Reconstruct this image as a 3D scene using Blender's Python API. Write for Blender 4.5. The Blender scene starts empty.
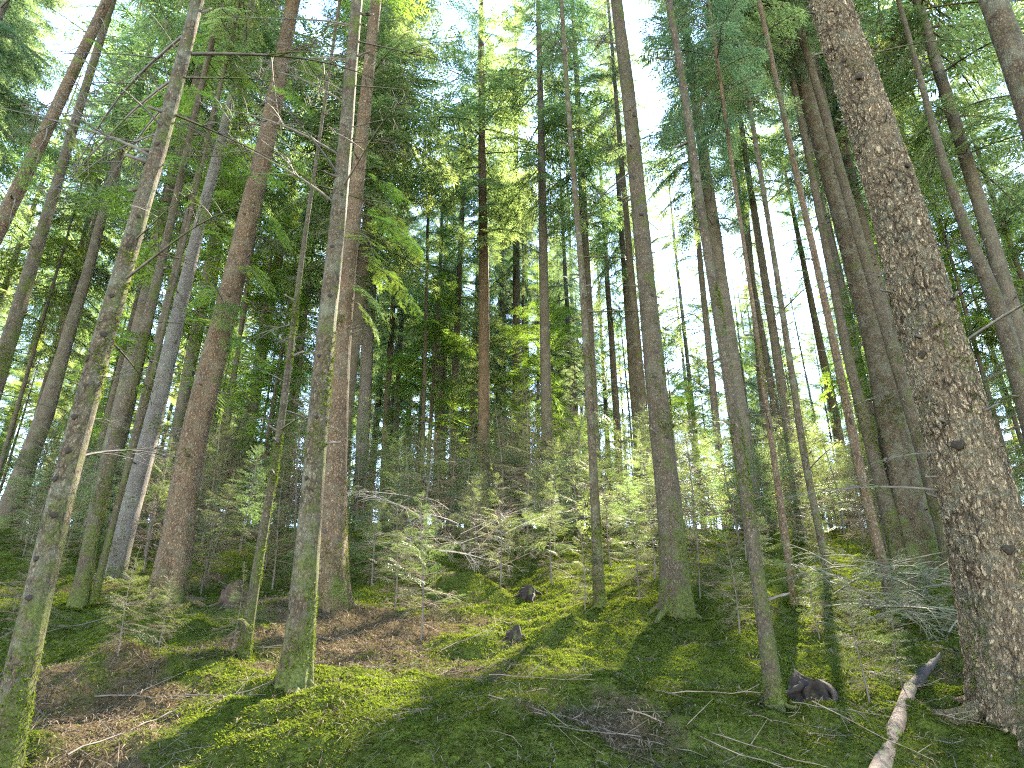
import bpy, math, random
import numpy as np
from mathutils import Vector, Matrix, Quaternion

PI = math.pi
R = math.radians
random.seed(7)
rng = np.random.default_rng(7)
scene = bpy.context.scene
COL = scene.collection

# ------------------------------------------------------------------ camera, sky, sun, exposure
W, H = 1024, 768
FPX = 704.0
CAM = np.array([0.0, 0.0, 1.6])
PITCH = R(23.0)
cam_d = bpy.data.cameras.new("camera")
cam = bpy.data.objects.new("camera", cam_d)
COL.objects.link(cam)
cam.location = CAM
cam.rotation_euler = (R(90) + PITCH, 0, 0)
cam_d.sensor_width = 36.0
cam_d.lens = FPX / W * 36.0
cam_d.clip_start = 0.05
cam_d.clip_end = 3000
scene.camera = cam

SUN_AZ, SUN_EL = R(24.0), R(42.0)
world = bpy.data.worlds.new("World")
scene.world = world
world.use_nodes = True
wn = world.node_tree.nodes
sky = wn.new("ShaderNodeTexSky")
sky.sky_type = 'NISHITA'
sky.sun_disc = False
sky.sun_elevation = SUN_EL
sky.sun_rotation = SUN_AZ
sky.air_density = 1.0
sky.dust_density = 0.0
sky.ozone_density = 1.6
wn["Background"].inputs[1].default_value = 0.15
world.node_tree.links.new(sky.outputs[0], wn["Background"].inputs[0])

sun_d = bpy.data.lights.new("sun", 'SUN')
sun_d.energy = 4.2
sun_d.angle = R(0.6)
sun_d.color = (1.0, 0.93, 0.80)
sun = bpy.data.objects.new("sun", sun_d)
COL.objects.link(sun)
SUNV = Vector((math.sin(SUN_AZ) * math.cos(SUN_EL), math.cos(SUN_AZ) * math.cos(SUN_EL), math.sin(SUN_EL)))
sun.rotation_euler = (-SUNV).to_track_quat('-Z', 'Y').to_euler()
sun.location = (20, 40, 45)

scene.view_settings.view_transform = 'Standard'
scene.view_settings.look = 'None'
scene.view_settings.gamma = 1.0
scene.view_settings.use_curve_mapping = False
scene.view_settings.exposure = 3.68
scene.view_settings.use_white_balance = True
scene.view_settings.white_balance_temperature = 7050
scene.view_settings.white_balance_tint = 10
cy = scene.cycles
cy.max_bounces = 9
cy.diffuse_bounces = 7
cy.glossy_bounces = 2
cy.transmission_bounces = 8
cy.transparent_max_bounces = 8
cy.caustics_reflective = False
cy.caustics_refractive = False
cy.sample_clamp_indirect = 6.0
cy.use_denoising = False
cy.filter_width = 1.2

# ------------------------------------------------------------------ numeric helpers
def _hash(ix, iy, iz, seed):
    h = (ix.astype(np.int64) * 374761393 + iy.astype(np.int64) * 668265263 + iz.astype(np.int64) * 2147483647 + seed * 1274126177) & 0xFFFFFFFF
    h = ((h ^ (h >> 13)) * 1274126177) & 0xFFFFFFFF
    h = (h ^ (h >> 16)) & 0xFFFFFFFF
    return h / 4294967295.0

def vnoise(x, y, z, seed=0):
    x, y, z = np.broadcast_arrays(np.asarray(x, float), np.asarray(y, float), np.asarray(z, float))
    ix, iy, iz = np.floor(x), np.floor(y), np.floor(z)
    fx, fy, fz = x - ix, y - iy, z - iz
    fx, fy, fz = [f * f * (3 - 2 * f) for f in (fx, fy, fz)]
    r = 0
    for dx in (0, 1):
        for dy in (0, 1):
            for dz in (0, 1):
                w = (fx if dx else 1 - fx) * (fy if dy else 1 - fy) * (fz if dz else 1 - fz)
                r = r + w * _hash(ix + dx, iy + dy, iz + dz, seed)
    return r * 2 - 1

def fbm(x, y, z, seed=0, oct=3):
    r, a, f = 0, 1.0, 1.0
    for o in range(oct):
        r = r + a * vnoise(np.asarray(x) * f, np.asarray(y) * f, np.asarray(z) * f, seed + o * 17)
        a *= 0.5
        f *= 2.03
    return r

def profile(y):
    y = np.asarray(y, float)
    yy = np.maximum(y, 0)
    s = np.where(yy < 11, 0.305 * yy, 0)
    u = np.clip(yy - 11, 0, 24)
    s = np.where(yy >= 11, 0.305 * 11 + 0.305 * u - 0.305 * u * u / 48.0, s)
    s = s + np.where(yy > 35, -0.01 * (yy - 35), 0)
    return np.where(y < 0, 0.25 * y * np.exp(y / 30.0), s)

MOUNDS = []   # world x, y, radius, height

def ground(x, y):
    x = np.asarray(x, float); y = np.asarray(y, float)
    z = profile(y)
    z = z + 0.16 * fbm(x / 3.1, y / 3.1, 0.3, 3, 2) + 0.085 * fbm(x / 0.75, y / 0.75, 0.7, 5, 2) + 0.046 * fbm(x / 0.27, y / 0.27, 0.9, 7, 2)
    for mx, my, mr, mh in MOUNDS:
        z = z + mh * np.exp(-((x - mx) ** 2 + (y - my) ** 2) / (mr * mr))
    return z

FWD = np.array([0, math.cos(PITCH), math.sin(PITCH)])
UP = np.array([0, -math.sin(PITCH), math.cos(PITCH)])

def ray(px, py):
    v = FWD + UP * ((H / 2 - py) / FPX) + np.array([(px - W / 2) / FPX, 0, 0])
    return v

def project(p):
    v = np.asarray(p, float) - CAM
    d = v @ FWD
    return W / 2 + FPX * v[0] / d, H / 2 - FPX * (v @ UP) / d, d

def at(px, py):
    """where the line of sight through a photo pixel meets the ground"""
    v = ray(px, py)
    t = np.linspace(1.0, 60, 3000)
    p = CAM + t[:, None] * v
    below = np.where(p[:, 2] <= ground(p[:, 0], p[:, 1]))[0]
    k = below[0] if len(below) else 800
    x, y = p[k, 0], p[k, 1]
    return np.array([x, y, float(ground(x, y))])

for px, py, mr, mh in [(322, 692, .30, .13), (392, 664, .24, .10), (575, 640, .33, .13), (440, 742, .75, .12), (240, 738, .6, .10),
                       (155, 630, .35, .12), (640, 700, .5, .06), (705, 728, .45, .07), (470, 600, .5, .10), (760, 640, .6, .05), (520, 735, .4, .09), (350, 715, .35, .08), (610, 690, .3, .08), (700, 665, .35, .08), (450, 655, .3, .08), (535, 660, .25, .07), (150, 690, .4, .09), (90, 670, .4, .09), (640, 640, .35, .07), (830, 740, .35, .08), (500, 620, .4, .09), (420, 690, .25, .07), (322, 612, .16, .14), (462, 588, .4, .2), (300, 610, .5, .12), (120, 600, .6, .12)]:
    q = at(px, py)
    MOUNDS.append((q[0], q[1], mr, mh))

# ------------------------------------------------------------------ mesh helpers
def mesh_from(name, V, faces_list, mats, midx=None, smooth=False, attr=None):
    """V (n,3); faces_list: list of int arrays (m,k); midx: material index for each array"""
    me = bpy.data.meshes.new(name)
    V = np.ascontiguousarray(V, np.float32)
    me.vertices.add(len(V))
    me.vertices.foreach_set("co", V.ravel())
    loops, starts, mi, c = [], [], [], 0
    for i, F in enumerate(faces_list):
        F = np.asarray(F, np.int32)
        if len(F) == 0:
            continue
        m, k = F.shape
        loops.append(F.ravel())
        starts.append(c + np.arange(m, dtype=np.int32) * k)
        mi.append(np.full(m, 0 if midx is None else midx[i], np.int32))
        c += m * k
    L = np.concatenate(loops); S = np.concatenate(starts); M = np.concatenate(mi)
    me.loops.add(len(L)); me.loops.foreach_set("vertex_index", L)
    me.polygons.add(len(S)); me.polygons.foreach_set("loop_start", S)
    me.polygons.foreach_set("material_index", M)
    if smooth:
        me.polygons.foreach_set("use_smooth", np.ones(len(S), bool))
    for m in mats:
        me.materials.append(m)
    if attr is not None:
        for nm, arr in attr.items():
            a = me.attributes.new(nm, 'FLOAT', 'POINT')
            a.data.foreach_set("value", np.ascontiguousarray(arr, np.float32))
    me.update(calc_edges=True)
    me.validate()
    return me

def obj(name, me, parent=None, loc=(0, 0, 0), rot=None, scale=None):
    o = bpy.data.objects.new(name, me)
    COL.objects.link(o)
    o.location = [float(c) for c in loc]
    if rot is not None:
        o.rotation_euler = rot
    if scale is not None:
        o.scale = scale
    if parent is not None:
        o.parent = parent
    return o

def tag(o, label=None, cat=None, group=None, kind=None):
    if label: o["label"] = label
    if cat: o["category"] = cat
    if group: o["group"] = group
    if kind: o["kind"] = kind
    return o

def empty(name, loc):
    o = bpy.data.objects.new(name, None)
    o.empty_display_size = 0.2
    COL.objects.link(o)
    o.location = [float(c) for c in loc]
    return o

def tube(P, rad, n=5):
    """tapered tube along points P; returns verts, quads"""
    P = np.asarray(P, float); m = len(P)
    rad = np.broadcast_to(np.asarray(rad, float), (m,))
    T = np.gradient(P, axis=0)
    T /= np.linalg.norm(T, axis=1)[:, None] + 1e-9
    ref = np.array([0, 0, 1.0]) if abs(T[0, 2]) < 0.8 else np.array([1.0, 0, 0])
    A = np.cross(T, ref); A /= np.linalg.norm(A, axis=1)[:, None] + 1e-9
    B = np.cross(T, A)
    th = np.arange(n) / n * 2 * PI
    V = P[:, None] + rad[:, None, None] * (np.cos(th)[None, :, None] * A[:, None] + np.sin(th)[None, :, None] * B[:, None])
    V = V.reshape(-1, 3)
    i, j = np.meshgrid(np.arange(m - 1), np.arange(n), indexing='ij')
    j2 = (j + 1) % n
    Q = np.stack([i * n + j, i * n + j2, (i + 1) * n + j2, (i + 1) * n + j], -1).reshape(-1, 4)
    return V, Q

class Acc:
    """collects pieces of ONE mesh"""
    def __init__(s): s.V = []; s.F = {}; s.n = 0
    def add(s, V, F, m=0):
        s.V.append(np.asarray(V, float)); F = np.asarray(F) + s.n
        s.F.setdefault((m, F.shape[1]), []).append(F); s.n += len(V)
    def build(s, name, mats, smooth=False):
        ks = sorted(s.F)
        return mesh_from(name, np.concatenate(s.V), [np.concatenate(s.F[k]) for k in ks], mats, [k[0] for k in ks], smooth)

# ------------------------------------------------------------------ materials
class NT:
    def __init__(s, name):
        s.m = bpy.data.materials.new(name); s.m.use_nodes = True
        s.t = s.m.node_tree; s.t.nodes.clear()
        s.out = s.t.nodes.new("ShaderNodeOutputMaterial")
    def n(s, typ, **kw):
        nd = s.t.nodes.new(typ)
        for k, v in kw.items():
            if k == 'ins':
                for a, b in v.items():
                    if hasattr(b, 'links') or isinstance(b, bpy.types.NodeSocket): s.t.links.new(b, nd.inputs[a])
                    else: nd.inputs[a].default_value = b
            else: setattr(nd, k, v)
        return nd
    def noise(s, vec, scale, detail=4, rough=0.6, dist=0.0):
        return s.n("ShaderNodeTexNoise", ins={"Vector": vec, "Scale": scale, "Detail": detail, "Roughness": rough, "Distortion": dist}).outputs[0]
    def ramp(s, fac, stops):
        r = s.n("ShaderNodeValToRGB", ins={"Fac": fac})
        e = r.color_ramp.elements
        while len(e) < len(stops): e.new(0.5)
        for k, (p, c) in enumerate(stops):
            e[k].position = p
            e[k].color = (c, c, c, 1) if not hasattr(c, '__len__') else (*c, 1)
        return r.outputs[0]
    def mix(s, fac, a, b, blend='MIX'):
        nd = s.n("ShaderNodeMix", data_type='RGBA', blend_type=blend)
        for i, v in ((0, fac), (6, a), (7, b)):
            if isinstance(v, bpy.types.NodeSocket): s.t.links.new(v, nd.inputs[i])
            elif hasattr(v, '__len__'): nd.inputs[i].default_value = (*v, 1)
            else: nd.inputs[i].default_value = v
        return nd.outputs[2]
    def math(s, op, a, b=0.0, clamp=False):
        return s.n("ShaderNodeMath", operation=op, use_clamp=clamp, ins={0: a, 1: b}).outputs[0]
    def link(s, a, b): s.t.links.new(a, b)

def bark(name, plate, plate2, crack, moss_amt=0.4, moss_col=(0.080, 0.098, 0.020), scale=24.0, bump=0.9, disp=0.0, lichen=0.35, stretch=0.55, crackle=0.8):
    k = NT(name)
    co = k.n("ShaderNodeTexCoord").outputs["Object"]
    mp = k.n("ShaderNodeMapping", ins={"Vector": co, "Scale": (1, 1, stretch)}).outputs[0]
    warp = k.n("ShaderNodeTexNoise", ins={"Vector": mp, "Scale": scale * 0.7, "Detail": 5.0, "Roughness": 0.7})
    wc = k.n("ShaderNodeVectorMath", operation='SUBTRACT', ins={0: warp.outputs["Color"], 1: (0.5, 0.5, 0.5)}).outputs[0]
    wv = k.n("ShaderNodeVectorMath", operation='MULTIPLY_ADD', ins={0: wc, 1: (1.9 / scale,) * 3, 2: mp}).outputs[0]
    vor = k.n("ShaderNodeTexVoronoi", feature='DISTANCE_TO_EDGE', ins={"Vector": wv, "Scale": scale}).outputs["Distance"]
    vor2 = k.n("ShaderNodeTexVoronoi", feature='DISTANCE_TO_EDGE', ins={"Vector": wv, "Scale": scale * 2.3}).outputs["Distance"]
    vc = k.n("ShaderNodeTexVoronoi", feature='F1', ins={"Vector": wv, "Scale": scale * 2.3}).outputs["Color"]
    fine = k.noise(mp, scale * 5.0, 6, 0.75)
    med = k.noise(co, 3.5, 6, 0.7)
    e1 = k.ramp(vor, [(0.02, 0.0), (0.17, 1.0)])
    e2 = k.ramp(vor2, [(0.0, 0.0), (0.22, 1.0)])
    part = k.ramp(k.noise(mp, scale * 0.22, 3, 0.6), [(0.32, 0.35), (0.58, 1.0)])
    edge = k.math('MULTIPLY', k.math('SUBTRACT', 1.0, k.math('MULTIPLY', k.math('SUBTRACT', 1.0, e1), k.math('MULTIPLY', part, crackle))),
                  k.math('SUBTRACT', 1.0, k.math('MULTIPLY', k.math('SUBTRACT', 1.0, e2), 0.62)))
    cell = k.n("ShaderNodeSeparateColor", ins={0: vc}).outputs[0]
    base = k.mix(cell, plate, plate2)
    base = k.mix(k.ramp(fine, [(0.38, 0.6), (0.58, 0.0)]), base, tuple(c * 0.35 for c in plate))
    base = k.mix(k.ramp(med, [(0.35, 0.5), (0.6, 0.0)]), base, tuple(c * 0.5 for c in plate2))
    col = k.mix(edge, crack, base)  # dark cracks: their own tone plus crevice shade put into the colour
    ln = k.math('ADD', k.math('MULTIPLY', k.noise(co, 6.0, 7, 0.75), 0.7), k.math('MULTIPLY', fine, 0.3))
    col = k.mix(k.ramp(ln, [(0.48, 0.0), (0.60, lichen)]), col, (0.20, 0.215, 0.15))
    sep = k.n("ShaderNodeSeparateXYZ", ins={0: co})
    foot = k.n("ShaderNodeMapRange", ins={0: sep.outputs[2], 1: -0.1, 2: 1.1, 3: 0.13, 4: 0.0}).outputs[0]
    nrm = k.n("ShaderNodeSeparateXYZ", ins={0: k.n("ShaderNodeNewGeometry").outputs["Normal"]})
    side = k.math('MULTIPLY', nrm.outputs[0], 0.05)
    mz = k.math('ADD', k.math('MULTIPLY', k.noise(co, 3.2, 7, 0.75), 0.78), k.math('MULTIPLY', fine, 0.20))
    mz = k.math('ADD', k.math('ADD', mz, foot), side)
    t0 = 0.66 - moss_amt * 0.36
    mask = k.ramp(mz, [(t0 + 0.01, 0.0), (t0 + 0.10, 0.85)])
    mcol = k.mix(k.ramp(k.noise(co, 45, 5, 0.7), [(0.3, 0.0), (0.7, 1.0)]), tuple(c * 0.32 for c in moss_col), tuple(c * 1.5 for c in moss_col))
    col = k.mix(mask, col, mcol)
    bs = k.n("ShaderNodeBsdfPrincipled", ins={"Base Color": col, "Roughness": 0.9, "Specular IOR Level": 0.15})
    h = k.math('ADD', k.math('MULTIPLY', edge, 0.8), k.math('MULTIPLY', fine, 0.6))
    h = k.math('ADD', h, k.math('MULTIPLY', mask, 0.35))
    b = k.n("ShaderNodeBump", ins={"Strength": bump, "Distance": 0.02, "Height": h})
    k.link(b.outputs[0], bs.inputs["Normal"])
    k.link(bs.outputs[0], k.out.inputs[0])
    if disp:
        d = k.n("ShaderNodeDisplacement", ins={"Height": h, "Midlevel": 0.9, "Scale": disp})
        k.link(d.outputs[0], k.out.inputs[2])
        k.m.displacement_method = 'BOTH'
    return k.m

def leaf(name, dark, light, trans, tw=0.5, scale=0.7):
    k = NT(name)
    co = k.n("ShaderNodeTexCoord").outputs["Object"]
    ri = k.n("ShaderNodeNewGeometry").outputs["Random Per Island"]
    f = k.math('ADD', k.math('MULTIPLY', k.noise(co, scale, 2), 0.7), k.math('MULTIPLY', ri, 0.5))
    f = k.ramp(f, [(0.25, 0.0), (0.9, 1.0)])
    rnd = k.n("ShaderNodeObjectInfo").outputs["Random"]
    col = k.mix(f, dark, light)
    tcol = k.mix(f, tuple(c * 0.6 for c in trans), trans)
    hs = k.n("ShaderNodeHueSaturation", ins={"Hue": k.n("ShaderNodeMapRange", ins={0: rnd, 3: 0.475, 4: 0.525}).outputs[0], "Color": col})
    ht = k.n("ShaderNodeHueSaturation", ins={"Hue": k.n("ShaderNodeMapRange", ins={0: rnd, 3: 0.475, 4: 0.525}).outputs[0], "Color": tcol})
    d = k.n("ShaderNodeBsdfPrincipled", ins={"Base Color": hs.outputs[0], "Roughness": 0.55, "Specular IOR Level": 0.25})
    t = k.n("ShaderNodeBsdfTranslucent", ins={"Color": ht.outputs[0]})
    mx = k.n("ShaderNodeMixShader", ins={0: tw, 1: d.outputs[0], 2: t.outputs[0]})
    k.link(mx.outputs[0], k.out.inputs[0])
    return k.m

def wood(name, a, b, scale=8.0, moss=0.0):
    k = NT(name)
    co = k.n("ShaderNodeTexCoord").outputs["Object"]
    col = k.mix(k.ramp(k.noise(co, scale, 5, 0.7), [(0.3, 0.0), (0.7, 1.0)]), a, b)
    if moss:
        col = k.mix(k.ramp(k.noise(co, scale * 0.4, 4, 0.7), [(0.62 - moss * 0.3, 0.0), (0.72 - moss * 0.25, 0.9)]), col, (0.07, 0.10, 0.02))
    bs = k.n("ShaderNodeBsdfPrincipled", ins={"Base Color": col, "Roughness": 0.85, "Specular IOR Level": 0.2})
    bp = k.n("ShaderNodeBump", ins={"Strength": 0.6, "Distance": 0.006, "Height": k.noise(co, scale * 6, 4, 0.7)})
    k.link(bp.outputs[0], bs.inputs["Normal"])
    k.link(bs.outputs[0], k.out.inputs[0])
    return k.m

def ground_mat():
    k = NT("forest_floor")
    co = k.n("ShaderNodeTexCoord").outputs["Object"]
    lit = k.n("ShaderNodeAttribute", attribute_name="litter").outputs["Fac"]
    big = k.noise(co, 1.4, 5, 0.65)
    mid = k.noise(co, 9.0, 5, 0.7)
    fine = k.noise(co, 55.0, 4, 0.75)
    mossc = k.mix(k.ramp(mid, [(0.3, 0.0), (0.7, 1.0)]), (0.032, 0.046, 0.011), (0.092, 0.118, 0.020))
    mossc = k.mix(k.ramp(fine, [(0.4, 0.0), (0.65, 0.7)]), mossc, (0.030, 0.030, 0.012))
    litc = k.mix(k.ramp(fine, [(0.3, 0.0), (0.7, 1.0)]), (0.032, 0.024, 0.013), (0.125, 0.096, 0.056))
    litc = k.mix(k.ramp(mid, [(0.35, 0.0), (0.7, 0.6)]), litc, (0.060, 0.044, 0.022))
    f = k.math('ADD', lit, k.math('MULTIPLY', k.math('SUBTRACT', big, 0.5), 0.7))
    f = k.math('ADD', f, k.math('MULTIPLY', k.math('SUBTRACT', mid, 0.5), 0.9))
    col = k.mix(k.ramp(f, [(0.38, 0.0), (0.60, 1.0)]), mossc, litc)
    bs = k.n("ShaderNodeBsdfDiffuse", ins={"Color": col})
    h = k.math('ADD', k.math('MULTIPLY', mid, 0.6), k.math('MULTIPLY', fine, 0.5))
    bp = k.n("ShaderNodeBump", ins={"Strength": 1.0, "Distance": 0.07, "Height": h})
    k.link(bp.outputs[0], bs.inputs["Normal"])
    k.link(bs.outputs[0], k.out.inputs[0])
    return k.m

def tuft_mat(name, dark, light, trans, tw=0.35):
    k = NT(name)
    at_ = k.n("ShaderNodeAttribute", attribute_name="tone").outputs["Fac"]
    col = k.mix(at_, dark, light)
    tc = k.mix(at_, tuple(c * 0.5 for c in trans), trans)
    d = k.n("ShaderNodeBsdfDiffuse", ins={"Color": col})
    t = k.n("ShaderNodeBsdfTranslucent", ins={"Color": tc})
    mx = k.n("ShaderNodeMixShader", ins={0: tw, 1: d.outputs[0], 2: t.outputs[0]})
    k.link(mx.outputs[0], k.out.inputs[0])
    return k.m

M = {}
M['bark_big'] = bark("bark_scaly", (0.58, 0.43, 0.27), (0.38, 0.275, 0.17), (0.030, 0.019, 0.012), 0.26, scale=19, disp=0.024, lichen=0.40, crackle=1.0, stretch=0.42)
M['bark_grey'] = bark("bark_grey", (0.225, 0.165, 0.10), (0.135, 0.098, 0.060), (0.018, 0.012, 0.008), 0.42, scale=34, lichen=0.4, crackle=0.9, bump=0.8)
M['bark_red'] = bark("bark_reddish", (0.34, 0.225, 0.13), (0.20, 0.132, 0.078), (0.022, 0.013, 0.009), 0.22, scale=32, lichen=0.22)
M['bark_moss'] = bark("bark_mossy", (0.24, 0.18, 0.115), (0.14, 0.105, 0.07), (0.022, 0.016, 0.011), 0.46, scale=36, lichen=0.2)
M['bark_pale'] = bark("bark_pale", (0.30, 0.26, 0.23), (0.22, 0.19, 0.17), (0.07, 0.06, 0.05), 0.10, scale=40, lichen=0.4)
M['bark_far'] = bark("bark_far", (0.22, 0.175, 0.125), (0.15, 0.12, 0.085), (0.05, 0.04, 0.03), 0.30, scale=26, lichen=0.3)
M['needle'] = leaf("fir_needles", (0.032, 0.062, 0.030), (0.068, 0.115, 0.045), (0.31, 0.42, 0.12), 0.55)
M['needle_y'] = leaf("young_fir_needles", (0.035, 0.075, 0.014), (0.085, 0.15, 0.022), (0.29, 0.41, 0.05), 0.55)
M['needle_b'] = leaf("spruce_needles", (0.028, 0.056, 0.034), (0.058, 0.10, 0.052), (0.23, 0.33, 0.12), 0.5)
M['needle_o'] = leaf("olive_needles", (0.036, 0.055, 0.024), (0.075, 0.10, 0.042), (0.17, 0.23, 0.06), 0.45)
M['limb'] = wood("limb_wood", (0.045, 0.034, 0.026), (0.11, 0.085, 0.065), 6.0)
M['dead'] = wood("dead_wood", (0.05, 0.042, 0.034), (0.13, 0.11, 0.09), 9.0, moss=0.25)
M['twig'] = wood("brown_twigs", (0.07, 0.05, 0.032), (0.17, 0.125, 0.085), 5.0)
M['twig_olive'] = wood("olive_twigs", (0.06, 0.055, 0.035), (0.16, 0.15, 0.10), 5.0, moss=0.3)
M['twig_pale'] = wood("pale_twigs", (0.22, 0.17, 0.13), (0.40, 0.32, 0.25), 5.0)
M['stick'] = wood("stick_wood", (0.05, 0.036, 0.027), (0.20, 0.15, 0.11), 7.0, moss=0.15)
M['log'] = wood("log_wood", (0.05, 0.034, 0.023), (0.24, 0.165, 0.11), 18.0, moss=0.25)
M['rot'] = wood("rotten_wood", (0.008, 0.006, 0.005), (0.036, 0.025, 0.018), 14.0, moss=0.12)
M['rotred'] = wood("red_rotten_wood", (0.016, 0.011, 0.008), (0.060, 0.038, 0.026), 11.0, moss=0.15)
M['mossrock'] = wood("moss_rock", (0.030, 0.042, 0.010), (0.085, 0.11, 0.020), 28.0)
M['cut'] = wood("broken_wood", (0.25, 0.17, 0.10), (0.42, 0.30, 0.19), 20.0)
M['ground'] = ground_mat()
M['moss'] = tuft_mat("moss_fronds", (0.020, 0.034, 0.007), (0.112, 0.146, 0.022), (0.17, 0.225, 0.02))
M['litter'] = tuft_mat("needle_litter", (0.022, 0.016, 0.010), (0.165, 0.125, 0.085), (0.10, 0.06, 0.03), 0.1)

# ------------------------------------------------------------------ the ground
LITTER = [(q[0], q[1], r, a) for q, r, a in [(at(385, 632), .9, .6), (at(200, 640), 1.0, .45), (at(330, 640), .8, .5), (at(250, 690), .7, .25),
          (at(590, 720), .6, .30), (at(660, 752), .6, .25), (at(850, 735), .6, .25), (at(90, 735), .8, .25), (at(150, 755), .6, .25), (at(330, 762), .4, .3)]]
GREEN = [(q[0], q[1], r, a) for q, r, a in [(at(440, 742), .9, .5), (at(240, 735), .8, .35), (at(322, 690), .5, .8), (at(575, 640), .7, .4), (at(740, 660), 1.2, .3), (at(150, 625), .9, .5), (at(560, 570), 2.5, .5), (at(860, 560), 3., .4)]]

def litter(x, y):
    f = 0.26 + 0.22 * fbm(np.asarray(x) / 1.5, np.asarray(y) / 1.5, 0.1, 21, 3) + 0.26 * fbm(np.asarray(x) / .36, np.asarray(y) / .36, 0.1, 23, 3)
    for gx, gy, r, a in LITTER: f = f + a * np.exp(-((x - gx) ** 2 + (y - gy) ** 2) / r ** 2)
    for gx, gy, r, a in GREEN: f = f - a * np.exp(-((x - gx) ** 2 + (y - gy) ** 2) / r ** 2)
    return np.clip(f, 0, 1)

def build_ground():
    ny, nx = 560, 620
    v = np.linspace(0, 1, ny)
    ys = -25 + 27 * np.minimum(v / 0.06, 1) + np.where(v > 0.06, 2 * 0 + 0.6 * (np.exp((v - 0.06) / 0.94 * math.log(330)) - 1), 0)
    u = np.linspace(-1, 1, nx)
    k = 4.6
    xs = 150 * np.sinh(k * u) / math.sinh(k)
    X, Y = np.meshgrid(xs, ys)
    Z = ground(X, Y) + 0.026 * fbm(X / 0.15, Y / 0.15, 0.2, 9, 3)
    V = np.stack([X, Y, Z], -1).reshape(-1, 3)
    i, j = np.meshgrid(np.arange(ny - 1), np.arange(nx - 1), indexing='ij')
    a = i * nx + j
    Q = np.stack([a, a + 1, a + nx + 1, a + nx], -1).reshape(-1, 4)
    me = mesh_from("ground", V, [Q], [M['ground']], smooth=True, attr={"litter": litter(V[:, 0], V[:, 1])})
    tag(obj("ground", me), kind="structure")
build_ground()

def scatter_points(n, rmin, rmax, half=R(50), seed=1):
    g = np.random.default_rng(seed)
    r = rmin * (rmax / rmin) ** g.random(n)
    a = (g.random(n) * 2 - 1) * half
    return r * np.sin(a), r * np.cos(a), r, g

def build_moss():
    x, y, r, g = scatter_points(800000, 3.2, 24.0, half=R(44), seed=11)
    ex, ey = [], []
    for (tx, ty), tr in zip(TREEPOS, TREERAD):
        if ty > 13: continue
        m = int(900 + 5000 * tr); a = g.random(m) * 2 * PI; rr = tr * (1.0 + 1.6 * g.random(m) ** 2)
        ex.append(tx + rr * np.cos(a)); ey.append(ty + rr * np.sin(a))
    x = np.concatenate([x] + ex); y = np.concatenate([y] + ey); r = np.hypot(x, y)
    keep = g.random(len(x)) > np.clip((litter(x, y) - 0.18) * 1.8 + 0.75 * fbm(x / .16, y / .16, .4, 31, 3), 0.02, 0.98)
    x, y, r = x[keep], y[keep], r[keep]
    n = len(x); z = ground(x, y) - 0.004 + 0.026 * fbm(x / 0.15, y / 0.15, 0.2, 9, 3)
    nb = 3
    size = (0.010 + 0.020 * g.random(n) ** 2) * (0.6 + r / 10.0)
    tone0 = np.clip(0.42 + 0.40 * fbm(x / 0.8, y / 0.8, .6, 41, 3) + 0.30 * fbm(x / 0.12, y / 0.12, .6, 43, 2) + 0.22 * (g.random(n) - .5), 0, 1)
    V = np.zeros((n, nb, 4, 3)); tone = np.zeros((n, nb, 4))
    for b in range(nb):
        az = g.random(n) * 2 * PI
        tilt = 0.6 + 0.9 * g.random(n)
        d = np.stack([np.cos(az) * np.sin(tilt), np.sin(az) * np.sin(tilt), np.cos(tilt)], -1)
        s = np.stack([-np.sin(az), np.cos(az), 0 * az], -1)
        L = size * (0.7 + 0.6 * g.random(n)); w = L * 0.11
        p = np.stack([x, y, z], -1)
        V[:, b, 0] = p
        V[:, b, 1] = p + d * (L * .55)[:, None] + s * w[:, None]
        tip = p + d * L[:, None]; tip[:, 2] -= L * 0.18
        V[:, b, 2] = tip
        V[:, b, 3] = p + d * (L * .55)[:, None] - s * w[:, None]
        tone[:, b] = np.clip(tone0 + 0.15 * (g.random(n) - .5), 0, 1)[:, None]
    Q = np.arange(n * nb * 4).reshape(-1, 4)
    me = mesh_from("moss", V.reshape(-1, 3), [Q], [M['moss']], attr={"tone": tone.ravel()})
    tag(obj("moss", me), "low green moss carpeting the forest floor between the trunks", "moss", kind="stuff")

def build_litter():
    x, y, r, g = scatter_points(260000, 3.2, 16.0, half=R(44), seed=12)
    keep = g.random(len(x)) < np.clip((litter(x, y) - 0.15) * 1.6, 0.20, 1)
    x, y, r = x[keep], y[keep], r[keep]; n = len(x)
    az = g.random(n) * 2 * PI; L = (0.02 + 0.10 * g.random(n) ** 3) * (0.7 + r / 12); w = (0.0012 + 0.002 * g.random(n) ** 2) * (0.6 + r / 7)
    p = np.stack([x, y, ground(x, y) + 0.012 + 0.015 * g.random(n)], -1)
    d = np.stack([np.cos(az), np.sin(az), 0.30 * np.sin(az) + 0.5 * (g.random(n) - .4)], -1); s = np.stack([-np.sin(az), np.cos(az), 0 * az], -1)
    bend = np.stack([0 * az, 0 * az, 0.10 * L], -1) + s * (L * 0.18 * (g.random(n) - .5))[:, None]
    mid = p + bend
    V = np.stack([p - d * (L / 2)[:, None], mid + s * w[:, None], p + d * (L / 2)[:, None], mid - s * w[:, None]], 1).reshape(-1, 3)
    tone = np.repeat(g.random(n) ** 1.6, 4)
    me = mesh_from("needle_litter", V, [np.arange(n * 4).reshape(-1, 4)], [M['litter']], attr={"tone": tone})
    tag(obj("needle_litter", me), "brown fallen needles and twig litter strewn over the forest floor", "litter", kind="stuff")
build_litter()

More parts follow.
